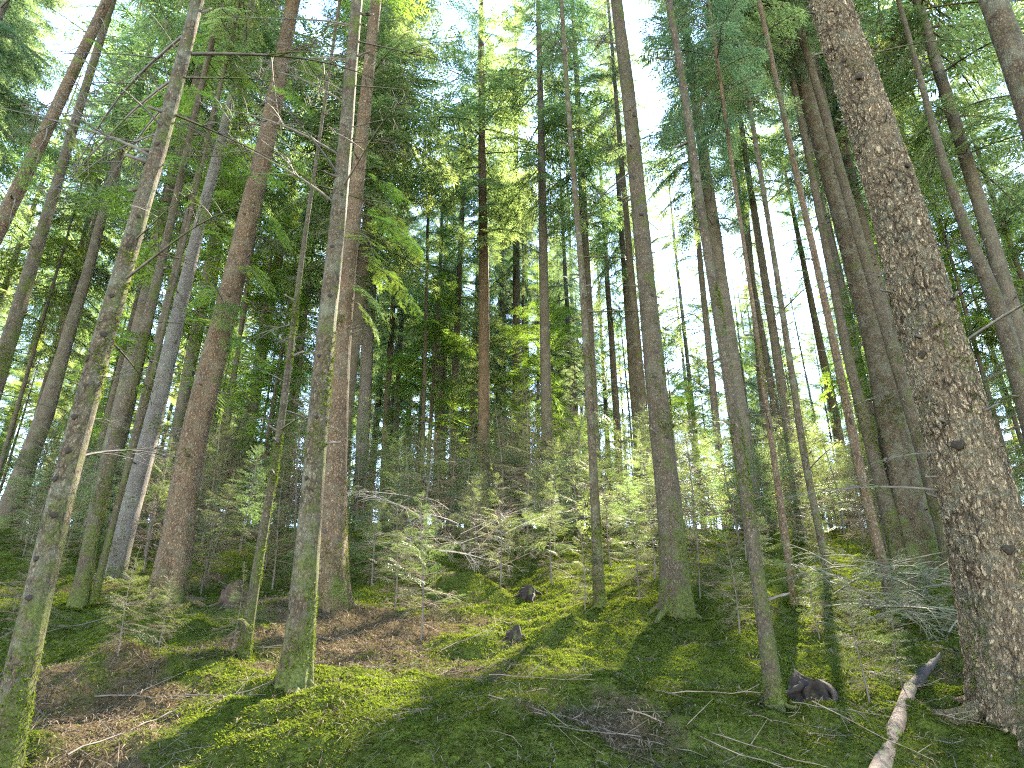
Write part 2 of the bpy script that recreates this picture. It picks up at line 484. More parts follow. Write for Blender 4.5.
def build_twigs():
    g = np.random.default_rng(91); A = Acc(); n = 0
    while n < 3000:
        r = 3.3 * (13.0 / 3.3) ** g.random(); a = (g.random() * 2 - 1) * R(42); x, y = r * math.sin(a), r * math.cos(a)
        if g.random() > .25 + .9 * float(litter(np.array(x), np.array(y))): continue
        L = .05 + .30 * g.random() ** 2.8; az = g.random() * 6.28; t = np.linspace(-.5, .5, 5)
        X = x + t * L * math.cos(az) + .08 * L * np.sin(t * 5 + az); Y = y + t * L * math.sin(az) + .06 * L * np.cos(t * 4)
        P = np.stack([X, Y, ground(X, Y) + .003 + .010 * g.random() + .05 * L * (g.random() - .3) * (t + .5)], -1)
        A.add(*tube(P, (.0007 + .0016 * g.random() ** 2) * (.6 + r / 8) * np.linspace(1.2, .6, 5), 3), int(g.integers(3))); n += 1
    tag(obj("twig_litter", A.build("twig_litter", [M['stick'], M['twig'], M['dead']])), "thin dry twigs scattered all over the moss and litter", "twigs", kind="stuff")
build_twigs()

# ------------------------------------------------------------------ foliage building blocks
def rnd_curve(L, n, droop, wig, g):
    t = np.linspace(0, 1, n)
    return np.stack([t * L, wig * L * np.sin(t * 3 + g.random() * 6) * t, -droop * L * t * t + 0.12 * L * t], -1)

def bough(g, dens=1.0, sw=0.014, sl=0.10, lat=0.42, droop=0.30, bare=0.12):
    """unit-length conifer bough in the x direction: quads (n,4,3) of needle sprays and a woody tube"""
    n = 12
    P = rnd_curve(1.0, n, droop, 0.04, g)
    Wv, Wq = tube(P, np.linspace(0.010, 0.0025, n), 3)
    quads, ribs = [], []
    def spray(p, d, s, L, w):
        m = p + d * L * 0.45
        tip = p + d * L + np.array([0, 0, -0.10 * L])
        quads.append([p, m + s * w, tip, m - s * w])
    t = bare
    side = 1
    while t < 0.99:
        f = t * (n - 1); i = min(int(f), n - 2)
        p = P[i] + (P[i + 1] - P[i]) * (f - i)
        tang = P[i + 1] - P[i]; tang /= np.linalg.norm(tang)
        for side in (1, -1):
            if g.random() > 0.93 * min(1.0, dens + .2): continue
            ang = R(42 + 24 * g.random())
            LL = (lat * (1 - t) ** 0.8 * min(1, (t + .12) * 2.4) + 0.07) * (0.65 + 0.6 * g.random())
            lat_d = np.array([math.cos(ang), side * math.sin(ang), -0.05 - 0.28 * g.random()])
            lat_d = lat_d * 1.0 + 0.25 * (tang - np.array([1, 0, 0])); lat_d /= np.linalg.norm(lat_d)
            q = p.copy(); d = lat_d.copy(); step = 0.022 / max(dens, .35); s_ = 0.0
            up = np.array([0, 0, 1.0]); sd = np.cross(up, d); sd /= np.linalg.norm(sd)
            ribs.append([p, p + d * LL * .9 + np.array([0, 0, -0.06 * LL])])
            while s_ < LL:
                rest = max(LL - s_, 0.03)
                for ss in (1, -1):
                    if g.random() < 0.12: continue
                    a2 = R(38 + 22 * g.random())
                    dd = d * math.cos(a2) + sd * ss * math.sin(a2) + np.array([0, 0, 0.22 * (g.random() - .6)])
                    s2 = np.cross(dd, up); s2 /= np.linalg.norm(s2) + 1e-9
                    roll = 0.9 * (g.random() - .5)
                    s2 = s2 * math.cos(roll) + up * math.sin(roll)
                    spray(q, dd, s2, sl * (0.55 + 0.6 * g.random()) * min(1, rest / (LL * .5) + .25), sw * (0.6 + .7 * g.random()) * 0.5)
                q = q + d * step + np.array([0, 0, -0.006 * s_ / LL]); s_ += step
            spray(q - d * step, d, sd, sl * 0.8, sw * .5)
        t += 0.062 / max(dens, .5) ** .5
    for a in (0, 1):
        spray(P[-2], P[-1] - P[-2] + 1e-3, np.array([0, 1.0, 0]), sl, sw * .5)
    rib = []
    for p, q in ribs:
        s = np.array([0, 0, 0.0016]); s2 = np.array([0.0016, -0.0012, 0])
        rib.append([p - s, q, q, p + s]) if False else rib.append([p - s - s2, q - s * .3, q + s * .3, p + s + s2])
    return np.array(quads), Wv, Wq, np.array(rib)

def twig_bough(g, n_lat=9, droop=0.2, sub=True, r0=0.008):
    """bare branch with side twigs, unit length along x; one mesh piece (verts, quads)"""
    A = Acc()
    P = rnd_curve(1.0, 9, droop, 0.06, g)
    A.add(*tube(P, np.linspace(r0, r0 * .2, 9), 3))
    for k in range(n_lat):
        t = 0.15 + 0.83 * g.random(); f = t * 8; i = min(int(f), 7)
        p = P[i] + (P[i + 1] - P[i]) * (f - i)
        s = 1 if k % 2 else -1
        L = (0.36 * (1 - t) + 0.10) * (0.5 + .8 * g.random()); a = R(35 + 35 * g.random())
        d = np.array([math.cos(a), s * math.sin(a), -0.25 + .45 * g.random()])
        Q = p + np.linspace(0, 1, 4)[:, None] * d * L; Q[:, 2] -= np.linspace(0, 1, 4) ** 2 * L * .25
        A.add(*tube(Q, np.linspace(r0 * .42, r0 * .13, 4), 3))
        if sub:
            for m in range(4):
                u = 0.3 + .65 * g.random(); p2 = p + d * L * u; a2 = a + R(random.choice([-1, 1]) * (30 + 30 * g.random()))
                d2 = np.array([math.cos(a2), s * math.sin(a2), -0.3 + .4 * g.random()])
                A.add(*tube(np.array([p2, p2 + d2 * L * .18, p2 + d2 * L * .36 + [0, 0, -.02]]), [r0 * .24, r0 * .16, r0 * .10], 3))
    return np.concatenate(A.V), np.concatenate(A.F[(0, 4)])

g0 = np.random.default_rng(5)
BOUGH = [bough(g0, 1.0) for _ in range(7)]
BOUGH_THIN = [bough(g0, 0.62, sw=0.014, sl=0.10, lat=0.34, droop=0.36, bare=.25) for _ in range(5)]
BOUGH_SAP = [bough(g0, 0.6, sw=0.011, sl=0.10, lat=0.40, droop=0.12, bare=.15) for _ in range(4)]
TWIGB = [twig_bough(g0, r0=.011) for _ in range(8)]

def rotm(az, pitch, roll=0.0):
    ca, sa, cp, sp = math.cos(az), math.sin(az), math.cos(pitch), math.sin(pitch)
    cr, sr = math.cos(roll), math.sin(roll)
    Rx = np.array([[1, 0, 0], [0, cr, -sr], [0, sr, cr]])
    Ry = np.array([[cp, 0, -sp], [0, 1, 0], [sp, 0, cp]])
    Rz = np.array([[ca, -sa, 0], [sa, ca, 0], [0, 0, 1]])
    return Rz @ Ry @ Rx

def put_bough(A, b, T, s, p, mleaf=0, mwood=1):
    q, Wv, Wq, rib = b
    A.add((q.reshape(-1, 3) * s) @ T.T + p, np.arange(len(q) * 4).reshape(-1, 4), mleaf)
    A.add((Wv * s) @ T.T + p, Wq, mwood)
    A.add((rib.reshape(-1, 3) * s) @ T.T + p, np.arange(len(rib) * 4).reshape(-1, 4), mwood)

def crown_mesh(name, L, Rmax, mat, seed, kind='tall', thin=0.25):
    g = np.random.default_rng(seed)
    A = Acc()
    z = 0.0
    while z < L - 0.25:
        u = z / L
        prof = (0.55 + 0.45 * min(1, u / .22)) * (1 - u) ** 0.75 if kind == 'tall' else (0.5 + .5 * min(1, u / .15)) * (1 - u) ** .85
        n = 5 if kind == 'tall' else 4
        a0 = g.random() * 6.28
        for k in range(n):
            if g.random() < (0.34 if u < .25 else 0.12): continue
            s = max(0.3, Rmax * prof * (0.6 + 0.55 * g.random()))
            az = a0 + k * 6.283 / n + 0.7 * (g.random() - .5)
            pit = R(-20 + 50 * u + 34 * (g.random() - .5))
            pool = BOUGH_THIN if g.random() < thin else BOUGH
            put_bough(A, pool[g.integers(len(pool))], rotm(az, pit, 1.3 * (g.random() - .5)), s, np.array([0, 0, z + .15 * g.random()]))
        z += (0.52 if kind == 'tall' else 0.36) * (0.8 + .4 * g.random()) * (1 - .35 * u)
    return A.build(name, [mat, M['limb']])

def dead_mesh(name, L, Rm, seed, per=3, step=0.6):
    g = np.random.default_rng(seed); A = Acc(); z = 0.0
    while z < L:
        for k in range(per):
            if g.random() < .25: continue
            v, q = TWIGB[g.integers(len(TWIGB))]
            s = Rm * (0.35 + .9 * g.random())
            A.add((v * s) @ rotm(g.random() * 6.28, R(-18 + 26 * g.random())).T + [0, 0, z + .3 * g.random()], q, 0)
        z += step * (.7 + .6 * g.random())
    return A.build(name, [M['dead']])

CROWN_T = [crown_mesh("crown_tall", 14, 2.9, M['needle'], 100 + i, 'tall', 0.25 + .1 * i) for i in range(4)] + \
          [crown_mesh("crown_spruce", 14, 2.5, M['needle_b'], 110 + i, 'tall', 0.4) for i in range(3)]
CROWN_U = [crown_mesh("crown_young", 8, 2.1, M['needle'], 120 + i, 'under', 0.3) for i in range(2)] + \
          [crown_mesh("crown_light", 8, 2.1, M['needle_y'], 125 + i, 'under', 0.35) for i in range(2)] + \
          [crown_mesh("crown_dark", 8, 1.8, M['needle_b'], 128, 'under', 0.4)]
DEAD = [dead_mesh("dead_branches", 8, 1.15, 140 + i) for i in range(4)]

def single_bare(name, i):
    v, q = TWIGB[i]
    return mesh_from(name, v, [q], [M['dead']])
BARE = [single_bare("dead_branch", i) for i in range(len(TWIGB))]

def leafy_mesh(name, seed, mat):
    """close-up fir branch: sprays made of single needles"""
    g = np.random.default_rng(seed); A = Acc()
    for k in range(1):
        q, Wv, Wq, rib = bough(g, 0.5, sw=0.016, sl=0.12, lat=0.46, droop=0.42, bare=.2)
        out = []
        for quad in q:
            p, tip = quad[0], quad[2]; s = (quad[1] - quad[3]); s /= np.linalg.norm(s) + 1e-9
            d = tip - p; L = np.linalg.norm(d); d /= L
            for j in range(9):
                b = p + d * L * j / 8.5
                for ss in (1, -1):
                    e = b + (s * ss * .85 + d * .6) * 0.020 * (0.8 + .4 * g.random()) + [0, 0, .004 * (g.random() - .5)]
                    w = d * 0.0032
                    out.append([b - w, e - w * .5, e + w * .5, b + w])
        out = np.array(out)
        A.add(out.reshape(-1, 3), np.arange(len(out) * 4).reshape(-1, 4), 0)
        A.add(Wv, Wq, 1); A.add(rib.reshape(-1, 3), np.arange(len(rib) * 4).reshape(-1, 4), 1)
    return A.build(name, [mat, M['limb']])
LEAFY = [leafy_mesh("leafy_branch", 200 + i, M['needle_y']) for i in range(3)]

# ------------------------------------------------------------------ trunks
def trunk_geom(C, rad, seg, dz, flare, seed, H, lobes=0.5, zfine=12.0):
    """C local centre points (first = foot), rad radii; returns verts, quads and a function centre(z)"""
    g = np.random.default_rng(seed)
    C = np.asarray(C, float); rad = np.asarray(rad, float)
    zs = C[:, 2].copy()
    if zs[-1] < H:
        d = (C[-1] - C[-2]) / max(C[-1, 2] - C[-2, 2], .01)
        d[:2] *= 0.6
        top = C[-1] + d * (H - zs[-1])
        C = np.vstack([C, top]); rad = np.append(rad, max(0.02, rad[-1] * 0.12)); zs = C[:, 2]
    zz = np.concatenate([np.arange(-0.5, min(zfine, zs[-1]), dz), np.arange(min(zfine, zs[-1]), zs[-1], 0.35), [zs[-1]]])
    zd = np.linspace(-0.5, zs[-1], 400)
    def smooth(vals):
        v = np.interp(zd, zs, vals)
        k = np.ones(31) / 31
        vp = np.concatenate([np.full(15, v[0]), v, np.full(15, v[-1])])
        return np.convolve(vp, k, 'valid')
    sx, sy, sr = smooth(C[:, 0]), smooth(C[:, 1]), smooth(rad)
    cx, cyy, rr = np.interp(zz, zd, sx), np.interp(zz, zd, sy), np.interp(zz, zd, sr)
    wob = 0.35 * rad[0]
    cx = cx + wob * 0.4 * vnoise(zz / 1.7, 0.5, 0.5, seed + 1) * np.clip(zz, 0, 1); cyy = cyy + wob * 0.4 * vnoise(zz / 1.7, 7.5, 0.5, seed + 2) * np.clip(zz, 0, 1)
    th = np.arange(seg) / seg * 2 * PI
    TH, ZZ = np.meshgrid(th, zz)
    lob = 0
    for kk in (3, 5, 7):
        lob = lob + np.cos(kk * TH + g.random() * 6.28) / kk ** .5
    lob = 0.5 + 0.32 * lob * lobes * 2
    hf = np.maximum(ZZ, -0.1)
    fl = 1.5 * flare * np.exp(-np.maximum(hf + 0.02, 0) / (1.6 * rad[0] + 0.10)) * lob
    rn = 0.05 * fbm(np.cos(TH) * 1.5, np.sin(TH) * 1.5, ZZ * 1.1, seed, 3) + 0.02 * fbm(np.cos(TH) * 5, np.sin(TH) * 5, ZZ * 6, seed + 5, 2)
    r = rr[:, None] * (1 + fl + rn)
    V = np.stack([cx[:, None] + r * np.cos(TH), cyy[:, None] + r * np.sin(TH), ZZ], -1).reshape(-1, 3)
    m = len(zz)
    i, j = np.meshgrid(np.arange(m - 1), np.arange(seg), indexing='ij'); j2 = (j + 1) % seg
    Q = np.stack([i * seg + j, i * seg + j2, (i + 1) * seg + j2, (i + 1) * seg + j], -1).reshape(-1, 4)
    centre = lambda z: (np.array([np.interp(z, zd, sx), np.interp(z, zd, sy), z]), float(np.interp(z, zd, sr)))
    return V, Q, centre

def stub_mesh(i):
    g = np.random.default_rng(700 + i); t = np.linspace(-.3, 1, 6)
    P = np.stack([t * .10, .008 * np.sin(t * 3 + i), .012 * t * t], -1)
    v, q = tube(P, np.linspace(.0105, .0055, 6), 7); n = len(v)
    v = v + .003 * g.standard_normal(v.shape)
    return mesh_from("branch_stub", v, [q, np.arange(n - 7, n)[None, :]], [M['dead']], smooth=True)
STUBS = [stub_mesh(i) for i in range(4)]

def mossy_foot(root, V, seg, seed, r0, matk):
    """tufts of moss growing on the bark of a near trunk, thickest at its foot"""
    g = np.random.default_rng(seed + 5)
    G = V.reshape(-1, seg, 3); ok = np.where((G[:, 0, 2] > -.05) & (G[:, 0, 2] < 3.2))[0]
    n = int(9000 * min(1, r0 * 4) + 1500)
    i = ok[g.integers(len(ok), size=n)]; j = g.integers(seg, size=n); f = g.random((n, 1)); e = g.random((n, 1))
    i2 = np.minimum(i + 1, len(G) - 1)
    p = (G[i, j] * (1 - f) + G[i, (j + 1) % seg] * f) * (1 - e) + G[i2, j] * e
    c = G[i].mean(1); nr = p - c; nr[:, 2] = 0; nr /= np.linalg.norm(nr, axis=1)[:, None] + 1e-9
    z = p[:, 2]
    base = {'bark_moss': .20, 'bark_grey': .10, 'bark_big': .0, 'bark_red': .0}.get(matk, .0)
    m = base + .55 * np.exp(-np.maximum(z, 0) / .35) + .75 * fbm(p[:, 0] * 5 + seed, p[:, 1] * 5, z * 2.5, seed, 3) + .12 * nr[:, 0] - .15
    k = m > g.random(n) * .6 + .12
    p, nr = p[k], nr[k]; n = len(p)
    if n < 5: return
    tg = np.stack([-nr[:, 1], nr[:, 0], 0 * nr[:, 0]], -1); nb = 3
    VV = np.zeros((n, nb, 4, 3)); tone = np.zeros((n, nb, 4))
    for b in range(nb):
        a = g.random((n, 1)) * 6.28
        d = nr * .55 + (tg * np.cos(a) + np.array([0, 0, 1.0]) * np.sin(a)) * .8; d[:, 2] -= .25
        s_ = np.cross(d, nr); s_ /= np.linalg.norm(s_, axis=1)[:, None] + 1e-9
        L = (.010 + .016 * g.random((n, 1)))
        VV[:, b, 0] = p - nr * .004; VV[:, b, 1] = p + d * L * .55 + s_ * L * .16; VV[:, b, 2] = p + d * L; VV[:, b, 3] = p + d * L * .55 - s_ * L * .16
        tone[:, b] = (.15 + .6 * g.random(n))[:, None]
    me = mesh_from("moss", VV.reshape(-1, 3), [np.arange(n * nb * 4).reshape(-1, 4)], [M['moss']], attr={"tone": tone.ravel()})
    o = obj("moss", me, root); o["kind"] = "stuff"

LAND = []     # landmark trunks for wording: (px at mid height, short name)
TREERAD = []
TREEPOS = []  # x, y, radius of every tree foot
def pose_crown(o, centre, z0, z1, s, az):
    a, _ = centre(z0); b, _ = centre(z1)
    d = Vector((b - a)).normalized()
    qd = Vector((0, 0, 1)).rotation_difference(d) @ Quaternion((0, 0, 1), az)
    o.rotation_mode = 'QUATERNION'; o.rotation_quaternion = qd
    o.location = a; o.scale = s

SUNGAPS = []   # ground spots that the sun reaches: x, y, z, radius
for px, py in [(325, 672), (390, 655), (572, 640), (850, 565), (840, 600), (700, 655), (500, 640), (835, 610), (530, 575), (70, 580), (450, 560), (620, 600)]:
    SUNGAPS.append(at(px, py))
for (px, py), foot in (((236, 292), (168, 606)), ((375, 250), (331, 602)), ((190, 90), (78, 606)), ((250, 180), (168, 606))):
    v = ray(px, py); SUNGAPS.append(CAM + v * (at(*foot)[1] - .3) / v[1])
def blocks(x, y, z, cbz, Ht, r):
    """would a crown here shade one of the sunny openings?"""
    hx, hy = math.sin(SUN_AZ), math.cos(SUN_AZ)
    for q in SUNGAPS:
        s_ = (x - q[0]) * hx + (y - q[1]) * hy
        if s_ < 0: continue
        d = abs((x - q[0]) * hy - (y - q[1]) * hx)
        hgt = q[2] + s_ * math.tan(SUN_EL) - z
        if d < r and cbz - .5 < hgt < Ht: return True
    return False

TREES = {}
def tree(key, pts, matk, label, H, crown=None, cb=0.5, flare=0.5, dead=0, short=None, name='fir_tree', seg=28, dz=0.06, cw=1.0, base=None, dead_z=(1.2, 9), dist=None, group="tall conifers standing in the near forest"):
    seed = abs(hash(key)) % 1000 if False else sum(ord(c) * (i + 3) for i, c in enumerate(key)) % 997
    g = np.random.default_rng(seed)
    if dist is not None:
        v = ray(*pts[0][:2]); base = (v[0] / v[1] * dist, dist)
    b = at(pts[0][0], pts[0][1]) if base is None else np.array([base[0], base[1], float(ground(base[0], base[1]))])
    C, rad = [np.zeros(3)], []
    for k, (px, py, w) in enumerate(pts):
        v = ray(px, py)
        if k == 0:
            P = b
        else:
            t = (b[1] - CAM[1]) / v[1]; P = CAM + t * v; C.append(P - b)
        dep = (P - CAM) @ FWD
        rad.append(0.5 * w * dep / FPX * 0.80)
    root = empty(name, b)
    tag(root, label, "tree", group)
    V, Q, centre = trunk_geom(C, rad, seg, dz, flare, seed, H)
    me = mesh_from("trunk", V, [Q], [M[matk]], smooth=True)
    obj("trunk", me, root)
    if crown is not None:
        pool = CROWN_T if crown[0] == 'T' else CROWN_U
        me = pool[crown[1] % len(pool)]; L0 = 14.0 if crown[0] == 'T' else 8.0
        z0 = cb * H
        if blocks(b[0], b[1], b[2], z0, H, 1.2): cw *= .6
        cl = (H - z0) * 1.02
        o = obj("crown", me, root); sc = cl / L0
        pose_crown(o, centre, z0, H, (cw * (0.5 + .5 * sc), cw * (0.5 + .5 * sc), sc), g.random() * 6.28)
    if b[1] < 12.5:
        ns = int(6 + 90 * rad[0])
        for k in range(ns):
            z = .5 + 7.5 * g.random(); c, r = centre(z); az = g.random() * 6.28; L = .5 + .9 * g.random()
            obj("branch_stub", STUBS[g.integers(4)], root, c + np.array([math.cos(az), math.sin(az), 0]) * r * .9, (0, R(-5 - 40 * (g.random() - .4)), az), (L, .7 + .5 * L, .7 + .5 * L))
        mossy_foot(root, V, seg, seed, rad[0], matk)
    for k in range(dead):
        z = dead_z[0] + (dead_z[1] - dead_z[0]) * (k + g.random()) / dead
        c, r = centre(z); az = g.random() * 6.28
        L = 0.12 + 1.1 * g.random() ** 2.2
        o = obj("dead_branch", BARE[g.integers(len(BARE))], root, c + np.array([math.cos(az), math.sin(az), 0]) * r * .8, (0, R(6 - 30 * g.random()), az), (L, L, L))
    if short: LAND.append((pts, short))
    TREEPOS.append((b[0], b[1])); TREERAD.append(rad[0])
    if b[1] < 12.5:
        nr = 6 if rad[0] > .12 else 4
        a0 = g.random() * 6.28
        for q in range(nr):
            az = a0 + q * 6.283 / nr + .7 * (g.random() - .5); L = rad[0] * (1.1 + 1.4 * g.random()) + .05
            tt = np.linspace(0, 1, 9); rr = rad[0] * .75 + tt * L; aa = az + .35 * (g.random() - .5) * tt
            rx_, ry_ = rr * np.cos(aa), rr * np.sin(aa)
            hz = ground(b[0] + rx_, b[1] + ry_) - b[2]
            P = np.stack([rx_, ry_, hz + rad[0] * (.55 * (1 - tt) ** 2.2 - .10 - .12 * tt)], -1)
            v, qd = tube(P, rad[0] * (.25 * (1 - tt) + .05), 9)
            v = v + (.06 * rad[0] * fbm(v[:, 0] * 14, v[:, 1] * 14, v[:, 2] * 14, seed + q, 2))[:, None]
            obj("root", mesh_from("root", v, [qd], [M[matk]], smooth=True), root)
    TREES[key] = (root, centre, b)
    return root, centre

def limb(key, py, az, L, pitch=0.0, me=None, nm="dead_branch", off=0.8):
    """a branch on a placed tree at the height seen at photo row py"""
    root, centre, b = TREES[key]
    zz = np.linspace(0.2, 25, 600)
    k = min(range(len(zz)), key=lambda i: abs(project(b + centre(zz[i])[0])[1] - py))
    c, r = centre(zz[k]); a = R(az)
    return obj(nm, me or BARE[int(abs(az) + py) % len(BARE)], root, c + np.array([math.cos(a), math.sin(a), 0]) * r * off, (0, -R(pitch), a), (L, L, L))

# right-hand side
tree('T1', [(1034, 724, 112), (991, 546, 88), (947, 390, 73), (908, 250, 63), (891, 176, 57), (829, 0, 45)], 'bark_big', "thickest trunk with deeply cracked scaly grey-brown bark and a mossy foot", 29, ('T', 0), .5, .38, 12, "thick scaly", seg=150, dz=0.014, name='spruce_tree', cw=1.02)
tree('T2', [(922, 566, 52), (896, 440, 38), (870, 320, 29), (838, 200, 23), (806, 90, 18)], 'bark_grey', "thick straight grey trunk behind the brush, left of the scaly trunk", 27, ('T', 1), .42, .3, 4, "thick grey", seg=48, dz=0.04, cw=0.92)
tree('T2b', [(956, 567, 26), (925, 455, 19), (893, 355, 14)], 'bark_moss', "dark mossy trunk half hidden behind the thick straight grey trunk", 23, ('T', 4), .42, .3, 2, cw=0.82)
tree('T3', [(903, 566, 23), (880, 480, 16), (850, 366, 12), (835, 290, 10)], 'bark_moss', "smooth green-tinged trunk just left of the thick straight grey trunk", 20, ('T', 5), .5, .3, 5, cw=0.82)
tree('T4', [(894, 606, 14), (868, 510, 12), (826, 303, 9), (800, 190, 7)], 'bark_red', "slim reddish-brown trunk crossing in front of the green-tinged trunk", 17, ('U', 0), .6, .2, 8, name='spruce_tree', cw=0.82)
tree('T5', [(829, 574, 10), (806, 470, 9), (780, 296, 7)], 'bark_grey', "thin grey trunk standing on the sunlit moss beside the bright clearing", 16, ('U', 1), .5, .2, 9, cw=0.82)
tree('T5b', [(858, 556, 15), (838, 430, 11), (813, 310, 8)], 'bark_moss', "sunlit yellow-green mossy trunk at the back of the bright clearing", 20, ('T', 2), .5, .2, 4, dist=24, cw=0.92)
tree('T6', [(776, 706, 23), (763, 610, 18), (748, 514, 15), (731, 390, 13), (706, 250, 11), (685, 95, 9), (668, 0, 8)], 'bark_moss', "slim green mossy trunk standing in front beside the dark root stump", 19, ('U', 0), .75, .35, 14, "slim mossy", seg=36, dz=0.03, dead_z=(3.2, 8.5), cw=0.92)
tree('T7', [(676, 614, 37), (672, 510, 30), (656, 390, 26), (643, 250, 21), (632, 120, 17), (617, 0, 14)], 'bark_moss', "stout brown trunk clad in moss, standing right of the centre hollow", 26, ('T', 3), .45, .35, 26, "stout mossy", seg=48, dz=0.03, dead_z=(3, 11), name='spruce_tree', cw=0.97)
tree('T7b', [(656, 552, 14), (645, 430, 12), (636, 330, 10)], 'bark_grey', "plain grey trunk right behind the stout mossy trunk", 24, ('T', 5), .5, .2, 4, dist=18, cw=0.82)
tree('T8', [(600, 607, 15), (593, 461, 10), (583, 285, 8), (568, 105, 6), (563, 30, 5)], 'bark_grey', "slender straight brown trunk rising bare through the centre", 17, ('U', 4), .72, .3, 16, "slender centre", seg=24, dz=0.04, dead_z=(2.5, 12), cw=0.82)
tree('T9', [(484, 549, 18), (484, 461, 15), (484, 296, 13), (482, 140, 9), (481, 30, 7)], 'bark_red', "dark brown trunk rising behind the saplings at the very centre", 26, ('T', 2), .38, .2, 6, "dark centre", name='spruce_tree', dist=20, cw=1.02)
tree('T10', [(504, 550, 9), (503, 390, 8), (502, 280, 7)], 'bark_far', "narrow grey trunk just right of the dark centre trunk", 22, ('T', 6), .36, .2, 4, dist=31, cw=1.05)
tree('T11', [(451, 551, 10), (454, 408, 9), (459, 285, 7), (465, 140, 5)], 'bark_far', "narrow trunk with side boughs left of the dark centre trunk", 21, ('T', 4), .36, .2, 5, dist=25, cw=0.97)
tree('T12', [(440, 552, 9), (445, 300, 7)], 'bark_far', "thin trunk second to the left of the dark centre trunk", 22, ('T', 0), .4, .2, 4, dist=34, cw=1.05)
# left-hand side
tree('T13', [(331, 602, 40), (334, 450, 26), (344, 320, 21), (352, 230, 18), (365, 100, 15)], 'bark_red', "reddish trunk with dark mossy buttress roots half hidden by a nearer trunk", 27, ('T', 1), .42, .75, 18, "reddish buttressed", seg=56, dz=0.03, name='spruce_tree', cw=0.97)
tree('T13b', [(357, 549, 16), (361, 461, 14), (366, 355, 14), (372, 150, 13), (378, 20, 11)], 'bark_pale', "pale grey-brown trunk in the background just right of the reddish buttressed trunk", 28, ('T', 3), .5, .2, 4, dist=21, cw=0.92)
tree('T14', [(296, 684, 36), (306, 570, 29), (318, 408, 25), (330, 285, 22), (341, 190, 19), (348, 105, 16), (357, 0, 13)], 'bark_grey', "straight grey trunk with a sunlit green mossy foot on the left of centre", 24, ('T', 2), .6, .4, 34, "sunlit-footed", seg=64, dz=0.025, dead_z=(3.5, 8), cw=0.97)
tree('T15', [(168, 606, 44), (183, 503, 34), (197, 419, 31), (225, 320, 28), (253, 197, 24), (271, 123, 20), (293, 0, 16)], 'bark_red', "stout reddish-brown rough trunk leaning slightly right with a leafy spray", 27, ('T', 0), .5, .4, 26, "stout reddish", seg=56, dz=0.03, name='spruce_tree', cw=1.02)
tree('T16', [(2, 777, 40), (35, 588, 32), (67, 478, 29), (91, 384, 26), (120, 271, 22), (141, 218, 20), (172, 105, 17), (199, 0, 14)], 'bark_grey', "front leaning grey trunk with moss patches, running out at the bottom corner", 20, ('U', 1), .7, .3, 30, "front leaning grey", seg=64, dz=0.02, cw=1.02)
tree('T17', [(-75, 610, 28), (7, 345, 18), (39, 239, 14), (60, 170, 11)], 'bark_moss', "mossy dark trunk at the side edge below the bare leaning pole", 20, ('T', 1), .5, .3, 5)
tree('T18', [(-205, 650, 27), (14, 197, 17), (60, 102, 14), (104, 8, 11)], 'bark_red', "strongly leaning orange-brown sunlit pole with hanging withered twigs at the top corner", 14, ('U', 4), .85, .3, 0, None, dz=0.04)
tree('T19', [(78, 606, 20), (102, 489, 17), (132, 384, 14), (155, 292, 11), (185, 160, 8)], 'bark_moss', "medium greenish trunk leaning right between the front leaning trunk and stout reddish trunk", 19, ('U', 0), .55, .3, 10, cw=1.02)
tree('T20', [(93, 604, 10), (116, 510, 8), (137, 436, 7), (163, 331, 5)], 'bark_moss', "thin dark mossy pole close beside the medium greenish leaning trunk", 13, ('U', 1), .6, .2, 8, cw=0.82)
tree('T21', [(112, 577, 26), (134, 496, 23), (155, 419, 21), (197, 232, 14), (214, 169, 12), (240, 60, 8)], 'bark_pale', "pale grey trunk standing behind, left of the stout reddish trunk", 26, ('T', 5), .55, .3, 3, cw=1.02)
tree('T22', [(70, 566, 14), (87, 500, 12), (105, 430, 10)], 'bark_far', "dim brown trunk between the front leaning trunk and medium greenish trunk", 20, ('T', 6), .4, .2, 4, dist=20, cw=1.02)
tree('T23', [(-15, 592, 28), (21, 478, 23), (45, 415, 20), (70, 330, 14)], 'bark_far', "broad dim grey trunk behind and left of the front leaning trunk", 24, ('T', 3), .5, .2, 4, dist=16, cw=1.02)
tree('T24', [(243, 659, 15), (260, 553, 12), (278, 447, 9), (292, 338, 8), (303, 250, 6), (318, 150, 4)], 'bark_moss', "slim mossy trunk leaning toward the trunk with the sunlit foot", 11, ('U', 2), .62, .3, 14, "slim leaning mossy", dz=0.03, dead_z=(1.5, 6), cw=0.82)
tree('T25', [(222, 552, 7), (239, 447, 6), (253, 380, 5), (262, 320, 4)], 'bark_far', "very thin pole right of the stout reddish trunk", 14, ('U', 3), .5, .2, 8, dist=22, cw=0.92)
tree('T26', [(1240, 700, 60), (1016, 70, 32), (996, 10, 28)], 'bark_grey', "dark trunk cutting the upper corner beyond the thick scaly trunk", 26, ('T', 1), .55, .3, 2)
tree('T27', [(1075, 592, 26), (998, 303, 18), (970, 243, 14), (938, 148, 9), (915, 60, 6)], 'bark_moss', "dark bent trunk seen behind the upper part of the thick scaly trunk", 18, ('U', 0), .55, .3, 12, cw=1.02)
tree('T28', [(578, 551, 8), (575, 447, 7), (565, 271, 5)], 'bark_far', "thin backlit trunk just left of the slender centre trunk", 22, ('T', 4), .42, .2, 5, dist=30, cw=1.02)
tree('T29', [(778, 554, 13), (769, 447, 11), (759, 355, 9), (745, 200, 6)], 'bark_far', "grey trunk behind and right of the slim mossy trunk", 23, ('T', 6), .4, .2, 4, dist=24, cw=0.92)
